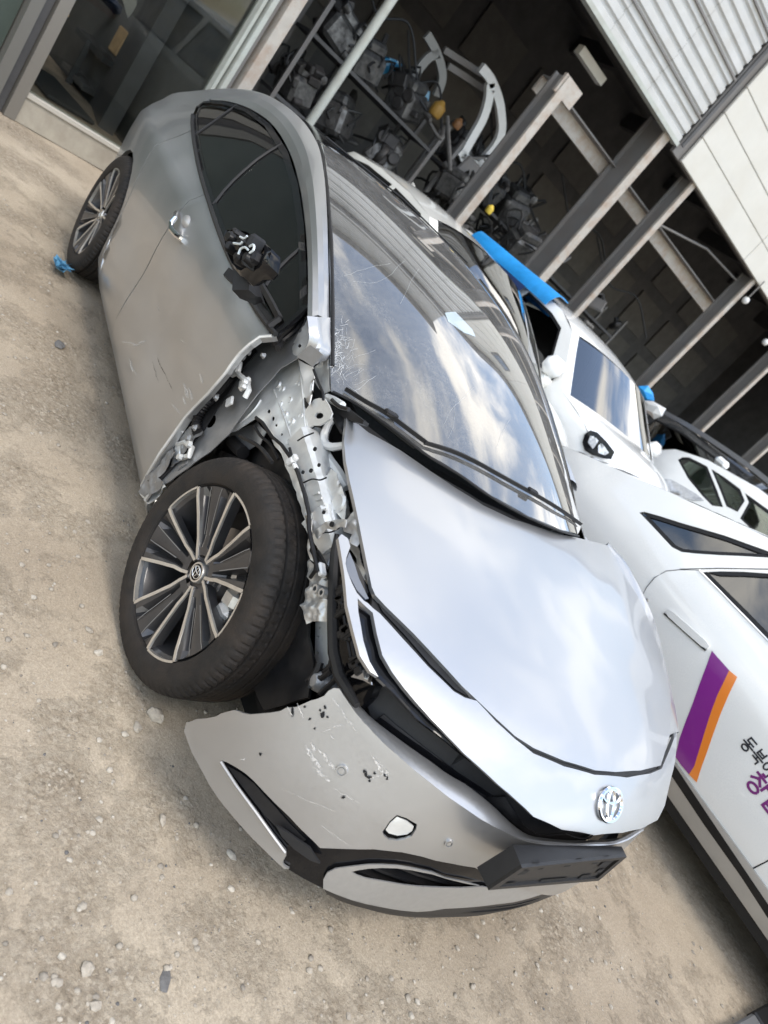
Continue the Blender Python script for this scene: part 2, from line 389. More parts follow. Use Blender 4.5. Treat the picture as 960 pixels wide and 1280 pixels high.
def sheet(name, S, outline, m, parent, holes=(), step=.05, thick=.004, off=0., curl=0., deform=None, **kw):
    v2, F = tri(list(outline), [list(h) for h in holes], step)
    P = [S.p(a, b, off) for a, b in v2]; NN = [S.n(a, b) for a, b in v2]
    if deform:
        def pt(a, b): q = S.p(a, b, off); return q+S.n(a, b)*deform(q)
        h = .003; P = [p+n*deform(p) for p, n in zip(P, NN)]; N2 = []
        for (a, b), n in zip(v2, NN):
            m_ = (pt(a+h, b)-pt(a-h, b)).cross(pt(a, b+h)-pt(a, b-h)).normalized(); N2.append(m_ if m_.dot(n) > 0 else -m_)
        NN = N2
    FF = []
    for f in F:
        n = (P[f[1]]-P[f[0]]).cross(P[f[2]]-P[f[0]]); k = sum((NN[i] for i in f), Vector())
        FF.append(f if n.dot(k) > 0 else f[::-1])
    cnt = {}
    for f in FF:
        for a, b in zip(f, f[1:]+f[:1]): cnt[(a, b)] = cnt.get((a, b), 0)+1
    bd = [(a, b) for (a, b) in cnt if (b, a) not in cnt]
    n0 = len(P); V = list(P)+[p-n*thick for p, n in zip(P, NN)]
    AF = FF+[tuple(i+n0 for i in f[::-1]) for f in FF]+[(a, a+n0, b+n0, b) for a, b in bd]
    kw.setdefault('ang', 40)
    o = obj(name, V, AF, m, parent, **kw); nf = len(FF); me = o.data; ln = []
    for p in me.polygons:
        p.use_smooth = True; i = p.index
        for li in p.loop_indices:
            vi = me.loops[li].vertex_index
            ln.append(NN[vi] if i < nf else (-NN[vi-n0] if i < 2*nf else p.normal.copy()))
    me.normals_split_custom_set([tuple(n) for n in ln])
    return o
def patch(name, rows, nu, nv, m, parent, thick=0., flip=False, kind=None, ang=40, **kw):
    """smooth surface through rows of 3-D points"""
    A = [spline(r, nu) for r in rows]
    G = [spline([A[i][j] for i in range(len(A))], nv) for j in range(nu)]   # G[u][v]
    V = [G[u][v] for v in range(nv) for u in range(nu)]; F = []
    for v in range(nv-1):
        for u in range(nu-1):
            f = (v*nu+u, v*nu+u+1, (v+1)*nu+u+1, (v+1)*nu+u); F.append(f[::-1] if flip else f)
    if thick:
        NN = [Vector() for _ in V]
        for f in F:
            n = (V[f[2]]-V[f[0]]).cross(V[f[3]]-V[f[1]])
            for i in f: NN[i] += n
        n0 = len(V); V = V+[p-n.normalized()*thick for p, n in zip(V, NN)]; F0 = list(F)
        cnt = set()
        for f in F0:
            for a, b in zip(f, f[1:]+f[:1]): cnt.add((a, b))
        F = F0+[tuple(i+n0 for i in f[::-1]) for f in F0]+[(a, a+n0, b+n0, b) for a, b in cnt if (b, a) not in cnt]
    return obj(name, V, F, m, parent, kind=kind, ang=ang, **kw)
def circle(c, r, n=12, sx=1., sy=1.): return [(c[0]+r*sx*math.cos(2*math.pi*i/n), c[1]+r*sy*math.sin(2*math.pi*i/n)) for i in range(n)]
def mirror_y(o, parent, name=None):
    """copy of a part reflected to the car's other side"""
    me = o.data.copy()
    for v in me.vertices: v.co.y = -v.co.y
    me.flip_normals()
    c = bpy.data.objects.new(name or o.name.split('.')[0], me); COL.objects.link(c); c.parent = parent; c.location = o.location
    if 'kind' in o: c['kind'] = o['kind']
    return c

# ================================================================== the crashed silver hatchback
# car axes: x forward (front axle x=0), y to the car's left, z up
HZ = [(.06, .77), (.10, .80), (.17, .838), (.24, .862), (.35, .874), (.5, .881), (.62, .887), (.72, .891), (.80, .889), (.858, .883), (.884, .866), (.93, .832), (1.0, .793), (1.1, .737), (1.2, .680), (1.3, .612), (1.38, .545), (1.45, .46)]
TX = [(-3.72, .60), (-3.66, .70), (-3.58, .79), (-3.42, .885), (-3.15, .96), (-2.75, .992), (-2.2, 1.0), (-1.4, .996), (-.5, .996), (0, 1.0), (.3, .985), (.6, .92), (.9, .80)]
def S_half(x, z):
    h = lerp(z, HZ)*lerp(x, TX)
    if z < .8: h -= .010*math.exp(-((z-.50)/.10)**2)*(1 if -2.3 < x < -.3 else .3)
    return h
def haunch(x): return .012*math.exp(-((x+2.6)/.35)**2)
S_R = Surf(lambda x, z: -S_half(x, z), lambda P: (P[0], P[2], P[1]), lambda a, b, d: (a, d, b), lambda P: (0, -1, 0))
S_L = Surf(lambda x, z: S_half(x, z), lambda P: (P[0], P[2], P[1]), lambda a, b, d: (a, d, b), lambda P: (0, 1, 0))
HC = [(-.4, 1.0), (-.15, .96), (.1, .925), (.3, .888), (.5, .842), (.7, .785), (.84, .725), (.9, .67), (.95, .61), (1.0, .53)]
def H_fn(x, y): return lerp(x+.32*y*y, HC)-.03*(y/.8)**2+.02*y+(.06*y*y if y > 0 else 0)
WC = [(-4, .8), (-3.65, .98), (-3.4, 1.10), (-2.9, 1.29), (-2.4, 1.39), (-1.9, 1.418), (-1.5, 1.395), (-1.15, 1.345), (-.75, 1.25), (-.35, 1.12), (.05, .967), (.2, .91)]
def W_fn(x, y):
    k = lerp(max(-1.3, min(-.3, x)), [(-1.3, .15), (-.3, .5)])
    t_ = abs(y)/.7; return lerp(x+k*.49*t_**2.7, WC)-.05*t_**3.0
TOP = dict(to=lambda P: (P[0], P[1], P[2]), fr=lambda a, b, d: (a, b, d), out=lambda P: (0, 0, 1))
S_H = Surf(H_fn, **TOP); S_W = Surf(W_fn, **TOP)
RT = [(0, 1.145), (16, 1.15), (24, 1.142), (36, 1.136), (45, 1.10), (60, 1.05), (75, .98)]
RB = [(0, 1.15), (15, 1.16), (26, 1.19), (36, 1.20), (45, 1.165), (54.5, 1.09), (62, 1.05), (75, 1.0)]
def B_fn(a, z):
    th = abs(math.degrees(a/1.1)); u = (.6-z)/.4; uc = max(-.3, min(1.3, u))
    return lerp(th, RT)*(1-uc)+lerp(th, RB)*uc+.014*4*max(0, min(1, u))*(1-max(0, min(1, u)))
BX0 = -.2
def polar(dr): return Surf(lambda a, z: B_fn(a, z)+dr, lambda P: (math.atan2(P[1], P[0]-BX0)*1.1, P[2], math.hypot(P[0]-BX0, P[1])),
                           lambda a, b, d: (BX0+d*math.cos(a/1.1), d*math.sin(a/1.1), b), lambda P: (P[0]-BX0, P[1], 0))
S_B = polar(0.); S_B2 = polar(-.055); S_B3 = polar(-.09)
from mathutils import noise as _noise
def plane_y(y0, slope=0., amp=0., fs=8., zslope=0.):
    return Surf(lambda x, z: y0+slope*x+zslope*(z-.6)+(amp*_noise.noise(Vector((x*fs, z*fs, y0*3))) if amp else 0), lambda P: (P[0], P[2], P[1]), lambda a, b, d: (a, d, b), lambda P: (0, -1, 0))
def shrink(poly, d):
    A = sum(p[0]*q[1]-q[0]*p[1] for p, q in zip(poly, poly[1:]+poly[:1])); sg = 1 if A > 0 else -1; out = []; n = len(poly)
    for i in range(n):
        a, b, c = Vector(poly[i-1]), Vector(poly[i]), Vector(poly[(i+1) % n])
        t = (c-a).normalized(); out.append((b.x-sg*t.y*d, b.y+sg*t.x*d))
    return out

PR = thing('silver_hatchback', 'crashed silver hatchback with its right front fender torn away and the front wheel bare', 'car', (-1.375, 0, 0))

# ---- body sides ----------------------------------------------------------------
DLO_PX = [(345, 419), (338, 412), (325, 395), (310, 370), (298, 345), (285, 318), (273, 288), (262, 255), (252, 222), (245, 190), (241, 160), (241, 145), (246, 133), (255, 127), (268, 126), (285, 128), (312, 137), (338, 156), (360, 190), (373, 232), (380, 280), (383, 330), (384, 385)]
DLO = S_R.px(DLO_PX)
LOW = DLO[:12]          # belt line, front to rear
XS = -1.62              # door seam
def arch(cx, cz, r, a0, a1, n=14): return [(cx+r*math.cos(R_(a0+(a1-a0)*i/n)), cz+r*math.sin(R_(a0+(a1-a0)*i/n))) for i in range(n+1)]
belt_f = [p for p in LOW if p[0] > XS+.03]; belt_r = [p for p in LOW if p[0] < XS-.03]
def belt_z(x):
    K = sorted(LOW); return lin(x, K)
GAP = .004
fd_edge = S_R.px([(340, 420), (325, 421), (312, 430), (300, 441), (290, 454), (282, 466), (271, 479), (260, 492), (246, 506), (232, 521), (215, 545), (200, 566), (187, 588), (177, 606)])
front_door = fd_edge+[(-.62, .192), (-1.0, .196), (XS+GAP, .202), (XS+GAP-.0, .5), (XS+GAP+.02, .75), (XS+GAP, belt_z(XS)-.0)]+belt_f[::-1]
dent = lambda p: -.012*math.exp(-(((p.x+.62)/.16)**2+((p.z-.36)/.13)**2))+.004*_noise.noise(Vector((p.x*5, p.z*6, 1)))
sheet('front_door', S_R, front_door, M['silver'], PR, step=.06, thick=.02, deform=dent)
re = [(-2.40, belt_z(-2.40)), (-2.42, .90), (-2.41, .80), (-2.36, .66)]
rear_door = [(XS-GAP, belt_z(XS)), (XS-GAP+.02, .75), (XS-GAP, .5), (XS-GAP, .202), (-2.22, .205), (-2.30, .35), (-2.34, .5)]+re[::-1]+[p for p in belt_r if p[0] > -2.38][::-1]
sheet('rear_door', S_R, rear_door, M['silver'], PR, step=.06, thick=.02)
AX = -2.72
roofedge = [(-2.86, 1.150), (-3.05, 1.085), (-3.25, 1.01), (-3.42, .965), (-3.55, .945), (-3.655, .935)]
quarter = [(-2.30-.01, .35), (-2.22-.01, .205)]+arch(AX, .335, .375, 200, -20)[::-1][:0]+[(-2.345, .22)]+arch(AX, .335, .375, -15, 195)+[(-3.12, .23), (-3.40, .24), (-3.62, .30), (-3.68, .42), (-3.69, .60), (-3.69, .80)]+[(x, z+.02) for x, z in roofedge[::-1]]+S_R.px([(262, 124)])+[(p[0], p[1]) for p in [DLO[12], DLO[11], DLO[10]]]+[p for p in belt_r if p[0] < -2.42][:0]+[(-2.41, belt_z(-2.41)), (-2.43, .90), (-2.42, .80), (-2.37, .66), (-2.35, .5)]
sheet('quarter_panel', S_R, quarter, M['silver'], PR, step=.06, thick=.02)
sheet('rocker_panel', S_R, [(-.50, .188), (-.48, .10), (-1.2, .125), (-2.28, .125), (-2.36, .19), (-2.24, .196), (-1.0, .19)], M['silver'], PR, step=.06, thick=.03, off=-.006)
mb = MB(); mb.tube([S_R.p(*q, .0) for q in fd_edge], .005, 6); mb.build('door_hem', M['bare'], PR)
# left side: undamaged, mirrored
def mir(poly): return poly
lf_door = [(-.50, .60), (-.52, .35), (-.55, .192), (-1.0, .196), (XS+GAP, .202), (XS+GAP, .5), (XS+GAP+.02, .75), (XS+GAP, belt_z(XS))]+belt_f[::-1]+[(-.40, .90), (-.43, .75)]
sheet('front_door', S_L, lf_door, M['silver'], PR, step=.08, thick=.02)
sheet('rear_door', S_L, rear_door, M['silver'], PR, step=.08, thick=.02)
sheet('quarter_panel', S_L, quarter, M['silver'], PR, step=.08, thick=.02)
sheet('rocker_panel', S_L, [(-.50, .188), (-.48, .10), (-1.2, .125), (-2.28, .125), (-2.36, .19), (-2.24, .196), (-1.0, .19)], M['silver'], PR, step=.08, thick=.03, off=-.006)
lf_fender = [(-.395, .90), (-.425, .75), (-.495, .60), (-.52, .35), (-.50, .20), (-.39, .22)]+arch(0, .335, .385, 195, -18)+[(.52, .40), (.58, .55), (.50, .68), (.3, .76), (0, .83), (-.2, .88)]
sheet('front_fender', S_L, lf_fender, M['silver'], PR, step=.06, thick=.02)

# ---- windows -------------------------------------------------------------------
B_PIL = S_R.px([(266, 256), (280, 238), (292, 225), (306, 212), (320, 200), (336, 189), (352, 180)])
DLO_R = DLO
inner = shrink(DLO, .020)
for SS in (S_R, S_L):
    sheet('window_trim', SS, DLO_R, M['black_gloss'], PR, holes=[shrink(DLO, .022)], step=.05, thick=.012, off=.002)
    fr = [inner[0]]+inner[1:7]+[(x+.012, z) for x, z in B_PIL]+inner[18:]
    rr = [(x-.012, z) for x, z in B_PIL][::-1]+inner[8:17]
    sheet('front_window', SS, fr, M['side_glass'], PR, step=.1, thick=.004, off=-.004)
    sheet('rear_window', SS, rr, M['side_glass'], PR, step=.1, thick=.004, off=-.004)
    for nm, line, ww, mm in (('window_pillar', B_PIL, .010, 'trim_grey'), ('quarter_divider', S_R.px([(244, 168), (262, 155), (280, 142), (296, 131)]), .008, 'trim_grey'), ('window_sash', S_R.px([(332, 357), (340, 345), (349, 334), (361, 322), (374, 311)]), .009, 'trim_grey')):
        mb = MB(); mb.tube([SS.p(x, z, -.001) for x, z in line], ww*.6, 6); mb.build(nm, M[mm], PR)
mb = MB(); mb.tube([S_R.p(x, z, .004) for x, z in spline([Vector((p[0], p[1], 0)) for p in LOW], 30) for _ in [0]] if False else [S_R.p(q.x, q.y, .004) for q in spline([Vector((p[0], p[1], 0)) for p in LOW], 30)], .009, 6)
bl = mb.build('belt_moulding', M['trim_grey'], PR); mirror_y(bl, PR)

# ---- roof rails, roof, windshield ------------------------------------------------
def ye(x): return lin(x, [(-3.7, .56), (-3.4, .575), (-3.0, .57), (-2.5, .565), (-2.0, .565), (-1.6, .585), (-1.1, .665), (-.7, .70), (-.46, .711), (-.2, .722)])
lo = [S_R.hit(*p) for p in [(384.5, 400), (385, 340), (382, 285), (375, 234), (362, 190), (340, 155), (312, 135.5), (285, 126.5), (263, 124.5)]]
lo += [S_R.p(x, z) for x, z in [(-2.86, 1.15), (-3.05, 1.085), (-3.25, 1.01), (-3.42, .965), (-3.6, .94)]]
hi = [Vector((x, -ye(x), W_fn(x, -ye(x)))) for x in (-.455, -.70, -.98, -1.25, -1.55, -1.85, -2.15, -2.4, -2.6, -2.8, -3.0, -3.2, -3.4, -3.6)]
A = spline(lo, 60); Bq = spline(hi, 60)
V = []; F = []
for i in range(60):
    m_ = A[i].lerp(Bq[i], .48)+Vector((0, -.012, .016))*min(1, (60-i)/25)
    V += [A[i], A[i].lerp(m_, .5)+Vector((0, -.004, .002)), m_, m_.lerp(Bq[i], .5)+Vector((0, 0, .003)), Bq[i], Bq[i]+Vector((.0, .01, -.02)), A[i]+Vector((0, .03, -.005))]
for i in range(59):
    for j in range(5): F.append((i*7+j, i*7+j+1, (i+1)*7+j+1, (i+1)*7+j))
    F.append((i*7+6, i*7, (i+1)*7, (i+1)*7+6))
rail = obj('roof_rail', V, F, M['silver'], PR, ang=14, recalc=True); mirror_y(rail, PR)
roof_out = [(x, -ye(x)+.006) for x in (-1.62, -1.9, -2.2, -2.5, -2.75)]+[(x, ye(x)-.006) for x in (-2.75, -2.5, -2.2, -1.9, -1.62)]+[(-1.70, .35), (-1.73, 0), (-1.70, -.35)]
sheet('roof', S_W, roof_out, M['black_gloss'], PR, step=.12, thick=.02, off=-.002)
sheet('rear_hatch', S_W, [(x, -ye(x)+.006) for x in (-2.76, -3.0, -3.3, -3.5)]+[(-3.62, -.5), (-3.68, 0), (-3.62, .5)]+[(x, ye(x)-.006) for x in (-3.5, -3.3, -3.0, -2.76)], M['black_gloss'], PR, step=.12, thick=.02, off=-.002)
ws_bot = S_W.px([(414, 488), (440, 500), (475, 523), (505, 545), (535, 568), (575, 592), (615, 620), (660, 645), (700, 662), (722, 668)])
WS = ws_bot+[(-.20, .650), (-.5, .640), (-.8, .625), (-1.1, .60), (-1.4, .565), (-1.61, .535)]+[(-1.69, .35), (-1.72, 0), (-1.69, -.35)]+[(x, -ye(x)+.004) for x in (-1.62, -1.4, -1.1, -.9, -.7, -.55, -.40)]
sheet('windshield', S_W, WS, M['ws_glass'], PR, step=.05, thick=.005, ang=60)
# black ceramic frit strip under the edge of the glass
mb = MB()
for line, wd in (([(x, -ye(x)+.010) for x in (-.30, -.5, -.8, -1.1, -1.4, -1.6)], .012),):
    mb.tube([S_W.p(a, b, .002) for a, b in line], .006, 6)
mb.build('windshield_seal', M['black'], PR)
mb = MB(); mb.tube([S_W.p(a, b, .012) for a, b in [(-1.735, -.5), (-1.77, 0), (-1.735, .5)]], .004, 6); mb.build('roof_seal', M['black'], PR)

# cracks at the lower right corner of the windshield
mb = MB(); rnd = random.Random(3)
def crack(px, py, ang, ln, wd=.0006, S=None, seg=4, off=.0012):
    S = S_W if S is None else S
    a = S.to(S.hit(px, py)); q = []; x, y = px, py
    for i in range(seg+1):
        u = S.to(S.hit(x, y)); q.append(S.p(u[0], u[1], off)); ang += rnd.uniform(-.35, .35); x += math.cos(ang)*ln/seg; y += math.sin(ang)*ln/seg
    mb.tube(q, wd, 3, cap=False)
for i in range(120):
    px = 416+abs(rnd.gauss(0, 9)); py = rnd.gauss(438, 17)
    crack(px, py, rnd.uniform(0, 6.28), rnd.uniform(3, 10), rnd.uniform(.0002, .0005), seg=2)
for i in range(14): crack(rnd.uniform(418, 445), rnd.uniform(445, 482), rnd.uniform(-1.2, .6), rnd.uniform(10, 30), .00022)
for px, py, an, ln in [(430, 345, -.35, 60), (440, 352, -.15, 75), (500, 380, -.9, 50), (470, 470, 2.2, 40), (555, 530, -1.1, 60), (560, 548, -.9, 55), (620, 560, -.8, 40)]: crack(px, py, an, ln, .00025, seg=7)
mb.build('glass_crack', M['crack'], PR, kind='stuff')
sheet('windshield_sticker', S_W, S_W.px([(556, 391), (569, 390), (590, 412), (594, 421), (580, 416), (560, 402)]), mat('pale_blue_film', (.42, .50, .54), .3, coat=1), PR, step=.05, thick=.001, off=.0015)

# left windshield pillar, black to paint in its shade, and cowl
in_ = [S_W.p(a, b) for a, b in [(-.06, .66), (-.20, .652), (-.5, .642), (-.8, .627), (-1.1, .60), (-1.4, .567), (-1.62, .535)]]
out_ = [Vector((x, y, W_fn(x, y)+dz)) for x, y, dz in [(-.10, .775, -.005), (-.25, .745, 0), (-.5, .712, 0), (-.8, .682, 0), (-1.1, .652, 0), (-1.4, .62, 0), (-1.65, .585, 0)]]
o2 = [p+Vector((-.02, .05, -.10)) for p in out_]
patch('shaded_windshield_pillar', [in_, [a.lerp(b, .5)+Vector((0, 0, .012)) for a, b in zip(in_, out_)], out_, o2], 24, 8, M['black_gloss'], PR, ang=50)
def S_C_fn(x, y): return lerp(x+.5*y*y, [(-.3, 1.03), (0, .955), (.1, .925), (.25, .905)])-.05*(y/.7)**2-.006
S_C = Surf(S_C_fn, **TOP)
cowl = S_H.px([(433, 519), (460, 541), (500, 563), (540, 590), (570, 610), (605, 632), (640, 649), (670, 661), (700, 668), (757, 682)])
cowl_out = [(x+.03, y) for x, y in cowl[:-1]]+[(-.08, .74)]+[(a-.012, b) for a, b in ws_bot[::-1]]
sheet('cowl_panel', S_C, cowl_out, M['trim_grey'], PR, step=.05, thick=.01)
mb = MB()
def wiper(px_pts, r, off):
    mb.tube([S_C.p(*S_C.to(S_C.hit(*p))[:2], off) for p in px_pts], r, 6)
wiper([(421, 487), (445, 503), (476, 521), (505, 546), (524, 563)], [.007, .011, .012, .010, .005], .010)
mb.tube([S_C.p(*S_C.to(S_C.hit(*p))[:2], .012) for p in [(425, 494), (470, 528), (515, 563)]], .006, 6)
mb.build('cowl_seal', M['black'], PR)
def wp(p, o): q = S_W.to(S_W.hit(*p)); return S_W.p(q[0], q[1], o)
for pts in ([(528, 556), (548, 562), (566, 568), (590, 579), (630, 601), (672, 624), (700, 641), (723, 657)], [(430, 489), (455, 505), (480, 519), (510, 541), (530, 556)]):
    Q = spline([wp(p, .010) for p in pts], 20); mb = MB(); mb.bar(Q, .004, .010); mb.bar([p+Vector((.001, 0, .006)) for p in Q], [.004]+[.008]*18+[.004], .004)
    mb.box(Q[10]+Vector((.004, 0, .010)), (.02, .05, .012), bev=.004); mb.build('wiper', M['black'], PR)
def cw(p, o): q = S_C.to(S_C.hit(*p)); return S_C.p(q[0], q[1], o)
for pts in ([(524, 564), (545, 576), (570, 592), (600, 610), (628, 627), (652, 641)], [(722, 660), (700, 653), (676, 642), (650, 628)]):
    mb = MB(); mb.bar(spline([cw(p, .010) for p in pts], 14), .016, .012); mb.build('wiper_arm', M['black'], PR)
mb = MB(); mb.tube(spline([wp(p, -.002) for p in [(416, 489), (440, 501), (475, 524), (505, 546), (535, 569), (575, 593), (615, 621), (660, 646), (700, 663), (724, 670)]], 40), .004, 6); mb.build('glass_seal', M['black'], PR)

# ---- hood, nose, lamp slit --------------------------------------------------------
hood_R = [(433, 519), (430, 551), (432, 576), (437.5, 604), (445, 636), (452, 671), (458, 702), (464.6, 734), (469, 744), (483, 759), (517, 792), (546, 823), (577, 857), (594, 873)]
hood_F = [(620, 898), (644, 920), (667.5, 935), (705, 951), (743, 963), (769.5, 965), (801.6, 963), (826, 957)]
def xy(P): return (P.x, P.y)
hood_L = [xy(at(757, 684, 1, .775)), xy(at(774, 714, 1, .80)), xy(at(792, 752, 1, .805)), xy(at(808, 792, 1, .79)), xy(at(818, 837, 1, .73)), xy(at(826, 882, 1, .62)), xy(at(829, 925, 1, .47))]
hood_rear = S_H.px([(700, 668), (640, 649), (605, 632), (570, 610), (540, 590), (500, 563), (460, 541)])
hood_out = S_H.px(hood_R+hood_F)+hood_L[::-1]+hood_rear
wob = lambda p: .0035*_noise.noise(Vector((p.x*4, p.y*4, 0)))
sheet('hood', S_H, hood_out, M['silver'], PR, step=.05, thick=.012, deform=wob, ang=60)
nose = [(423, 672), (427, 667.5), (435, 673), (438, 683), (433, 697), (432, 705), (434, 714), (440, 729), (446, 741), (455, 751), (460, 754), (466, 760), (475, 767), (504, 799), (535, 833), (567, 864), (581, 872), (596, 876), (620, 902), (643, 923), (667, 942), (705, 958), (743, 968.5), (784, 972), (813, 967), (827, 961), (836, 940), (842, 925), (846, 915), (844, 951), (839, 972), (836, 985), (831, 1007), (822, 1025), (801, 1036), (778, 1041), (743, 1044), (702, 1037), (667, 1021), (624, 982), (597, 957), (580, 942), (560, 921), (540, 900), (520, 878), (505, 860), (490, 840), (478, 819), (471, 792), (466, 766), (456, 757), (447, 748), (448, 765), (454, 800), (462, 827), (473, 846), (463, 840), (450, 820), (442, 790), (434, 757), (430, 715), (426, 690)]
S_N = Surf(lambda x, y: H_fn(x, y)-(.0 if x > .5 else 0), **TOP)
nose_p = S_N.px(nose)
sheet('nose_panel', S_N, nose_p, M['silver'], PR, step=.035, thick=.012, ang=60)
slit = [(446, 746), (456, 755), (467, 764), (473, 792), (492, 839), (521, 876), (562, 919), (600, 955), (590, 953), (560, 929), (521, 899), (492, 867), (472, 847), (461, 828), (453, 800), (447, 765)]
S_H3 = Surf(lambda x, y: H_fn(x, y)-.022, **TOP)
sheet('headlight', S_H3, S_H3.px(slit), M['black_gloss'], PR, step=.03, thick=.01, deform=lambda p: .004*_noise.noise(p*22))
lens_end = [(438, 689), (444, 703), (450, 722), (459, 741), (462, 747), (458, 748), (447, 736), (438, 719), (433, 710), (434, 699)]
sheet('headlight_lens', S_H, S_H.px(lens_end), mat('smoked_lens', (.07, .085, .115), .12, coat=.6), PR, step=.03, thick=.01, off=-.004)
sheet('headlight_lens', S_H, S_H.px([(442, 693), (452, 706), (459, 722), (464, 737), (461, 742), (454, 733), (448, 718)]), M['black_gloss'], PR, step=.03, thick=.008, off=-.012)
# dark sheets painting the shade of the void between hood and nose
gap = [(466, 745), (483, 758), (517, 791), (546, 822), (577, 856), (596, 873), (644, 919), (668, 934), (705, 950), (743, 962), (770, 964), (802, 962), (828, 956), (828, 964), (784, 975), (743, 972), (705, 962), (667, 946), (640, 926), (594, 880), (567, 868), (535, 837), (504, 803), (475, 771), (464, 758)]
S_G = Surf(lambda x, y: H_fn(x, y)-.016, **TOP)
sheet('hood_gap_shade', S_G, S_G.px(gap), M['trim_grey'], PR, step=.04, thick=.01)
sheet('hood_gap_shade', Surf(lambda x, y: H_fn(x, y)-.010, **TOP), S_G.px([(468, 750), (476, 757), (517, 791), (546, 822), (577, 856), (592, 873), (580, 871), (566, 863), (535, 832), (506, 798), (476, 766)]), M['black'], PR, step=.04, thick=.004)

# left fender shoulder
seam = [Vector((x, y, H_fn(x, y)-.003)) for x, y in hood_L]
sil = [at(758, 680, 1, .835), at(783, 707, 1, .86), at(802, 744, 1, .872), at(820, 797, 1, .872), at(833, 857, 1, .845), at(843, 905, 1, .765), at(846, 917, 1, .70)]
low = [Vector((p.x-.03, min(.90, p.y+.03), p.z-.16)) for p in sil]
patch('front_fender', [seam, [a.lerp(b, .5)+Vector((0, 0, .008)) for a, b in zip(seam, sil)], sil, low], 28, 10, M['silver'], PR, ang=60)

# ---- front bumper ----------------------------------------------------------------
crease = [(424, 861), (446, 893), (462, 910), (475.6, 925), (496, 943), (515, 960), (540, 980), (560, 996), (580, 1010), (600, 1024), (620, 1035), (653, 1049), (697, 1055.5), (743, 1056), (778, 1051), (801, 1038)]
topb = [(423, 857), (444, 876), (464, 897), (492, 919), (524, 942), (540, 953), (560, 968), (580, 979), (600, 994), (618, 1009), (640, 1030), (659, 1043), (676, 1047), (708, 1050), (743, 1050), (778, 1046), (801, 1034)]
slot_up = [(594, 1085), (567, 1080), (545, 1076), (527, 1071), (503, 1066), (468, 1062), (430, 1061), (400, 1060), (392, 1052), (360, 1020), (330, 990), (318, 977), (307, 967), (295, 959), (284, 953), (277, 950.5)]
edge_lo = [(282, 962), (297, 983), (320, 1014), (340, 1042), (357, 1064), (357.5, 1070), (353, 1078), (355, 1083), (361, 1087), (355, 1086.5), (330, 1062), (300, 1030), (280, 1006), (262, 980), (248, 954), (240, 940), (234, 924)]
torn = [(230, 914), (232.5, 903), (238, 902), (245, 899), (258, 898), (270, 895.5), (276, 892), (282.5, 890), (292.5, 887.5), (298, 889), (302.5, 891), (312, 893), (325, 892), (337.5, 891), (350, 889), (357, 885), (370, 884), (388, 876), (396, 874), (405, 870), (410, 864), (417, 860)]
k = 1.1
left_side = [(k*R_(20), .60), (k*R_(35), .60), (k*R_(48), .60), (k*R_(56), .56), (k*R_(57), .40), (k*R_(55), .24), (k*R_(44), .20), (k*R_(30), .22), (k*R_(20), .32), (k*R_(12), .33), (k*R_(4), .34)]
hole = [(478, 1040), (481, 1036), (487, 1027), (496, 1019), (508, 1023), (521.5, 1031), (520, 1038), (514.6, 1046), (506, 1049.5), (496, 1051.5), (486, 1050), (480, 1045)]
bump_out = S_B.px(crease)+left_side+S_B.px(slot_up+edge_lo+torn)
dentb = lambda p: .004*_noise.noise(Vector((p.y*7, p.z*7, p.x*5)))
bump = sheet('front_bumper', S_B, bump_out, M['silver'], PR, holes=[S_B.px(hole)], step=.035, thick=.006, deform=dentb, ang=50)
cr3 = [S_B.hit(*p) for p in crease]; cr3 = [p+S_B.n(*S_B.to(p)[:2])*dentb(p) for p in cr3]
S_Bt = Surf(lambda a, z: B_fn(a, z)-.012-.16*max(0, z-.575), S_B.to, S_B.fr, S_B.out)
tp3 = [S_B2.hit(*p) for p in topb]
mid = [a.lerp(b, .5)+Vector((.004, 0, .006)) for a, b in zip(spline(cr3, 30), spline(tp3, 30))]
patch('bumper_top', [cr3, mid, tp3], 40, 6, M['silver'], PR, thick=.004, ang=60)
band = [(455, 873), (459, 882), (464, 897), (492, 920), (524, 943), (560, 969), (580, 980), (600, 995), (618, 1010), (640, 1031), (659, 1044), (676, 1048), (708, 1051), (743, 1051), (778, 1047), (795, 1040), (778, 1036), (743, 1040), (702, 1032), (667, 1016), (624, 978), (597, 954), (560, 926), (521, 896), (492, 864), (474, 846), (470, 858)]
S_Bb = polar(-.085)
sheet('grille_band', S_Bb, S_Bb.px(band), M['trim_grey'], PR, step=.04, thick=.008)
sheet('grille_slot', polar(-.080), polar(-.080).px([(470, 900), (496, 920), (520, 938), (545, 955), (562, 968), (580, 978), (606, 994), (620, 998), (600, 984), (575, 968), (545, 945), (510, 918), (480, 893)]), M['black_gloss'], PR, step=.03, thick=.004)
sheet('grille_slot', polar(-.078), polar(-.078).px([(609, 997), (632, 996), (656, 1034), (676, 1045), (708, 1043), (743, 1047), (743, 1050), (708, 1049), (680, 1046), (659, 1042), (640, 1028), (622, 1010)]), M['black'], PR, step=.03, thick=.004)
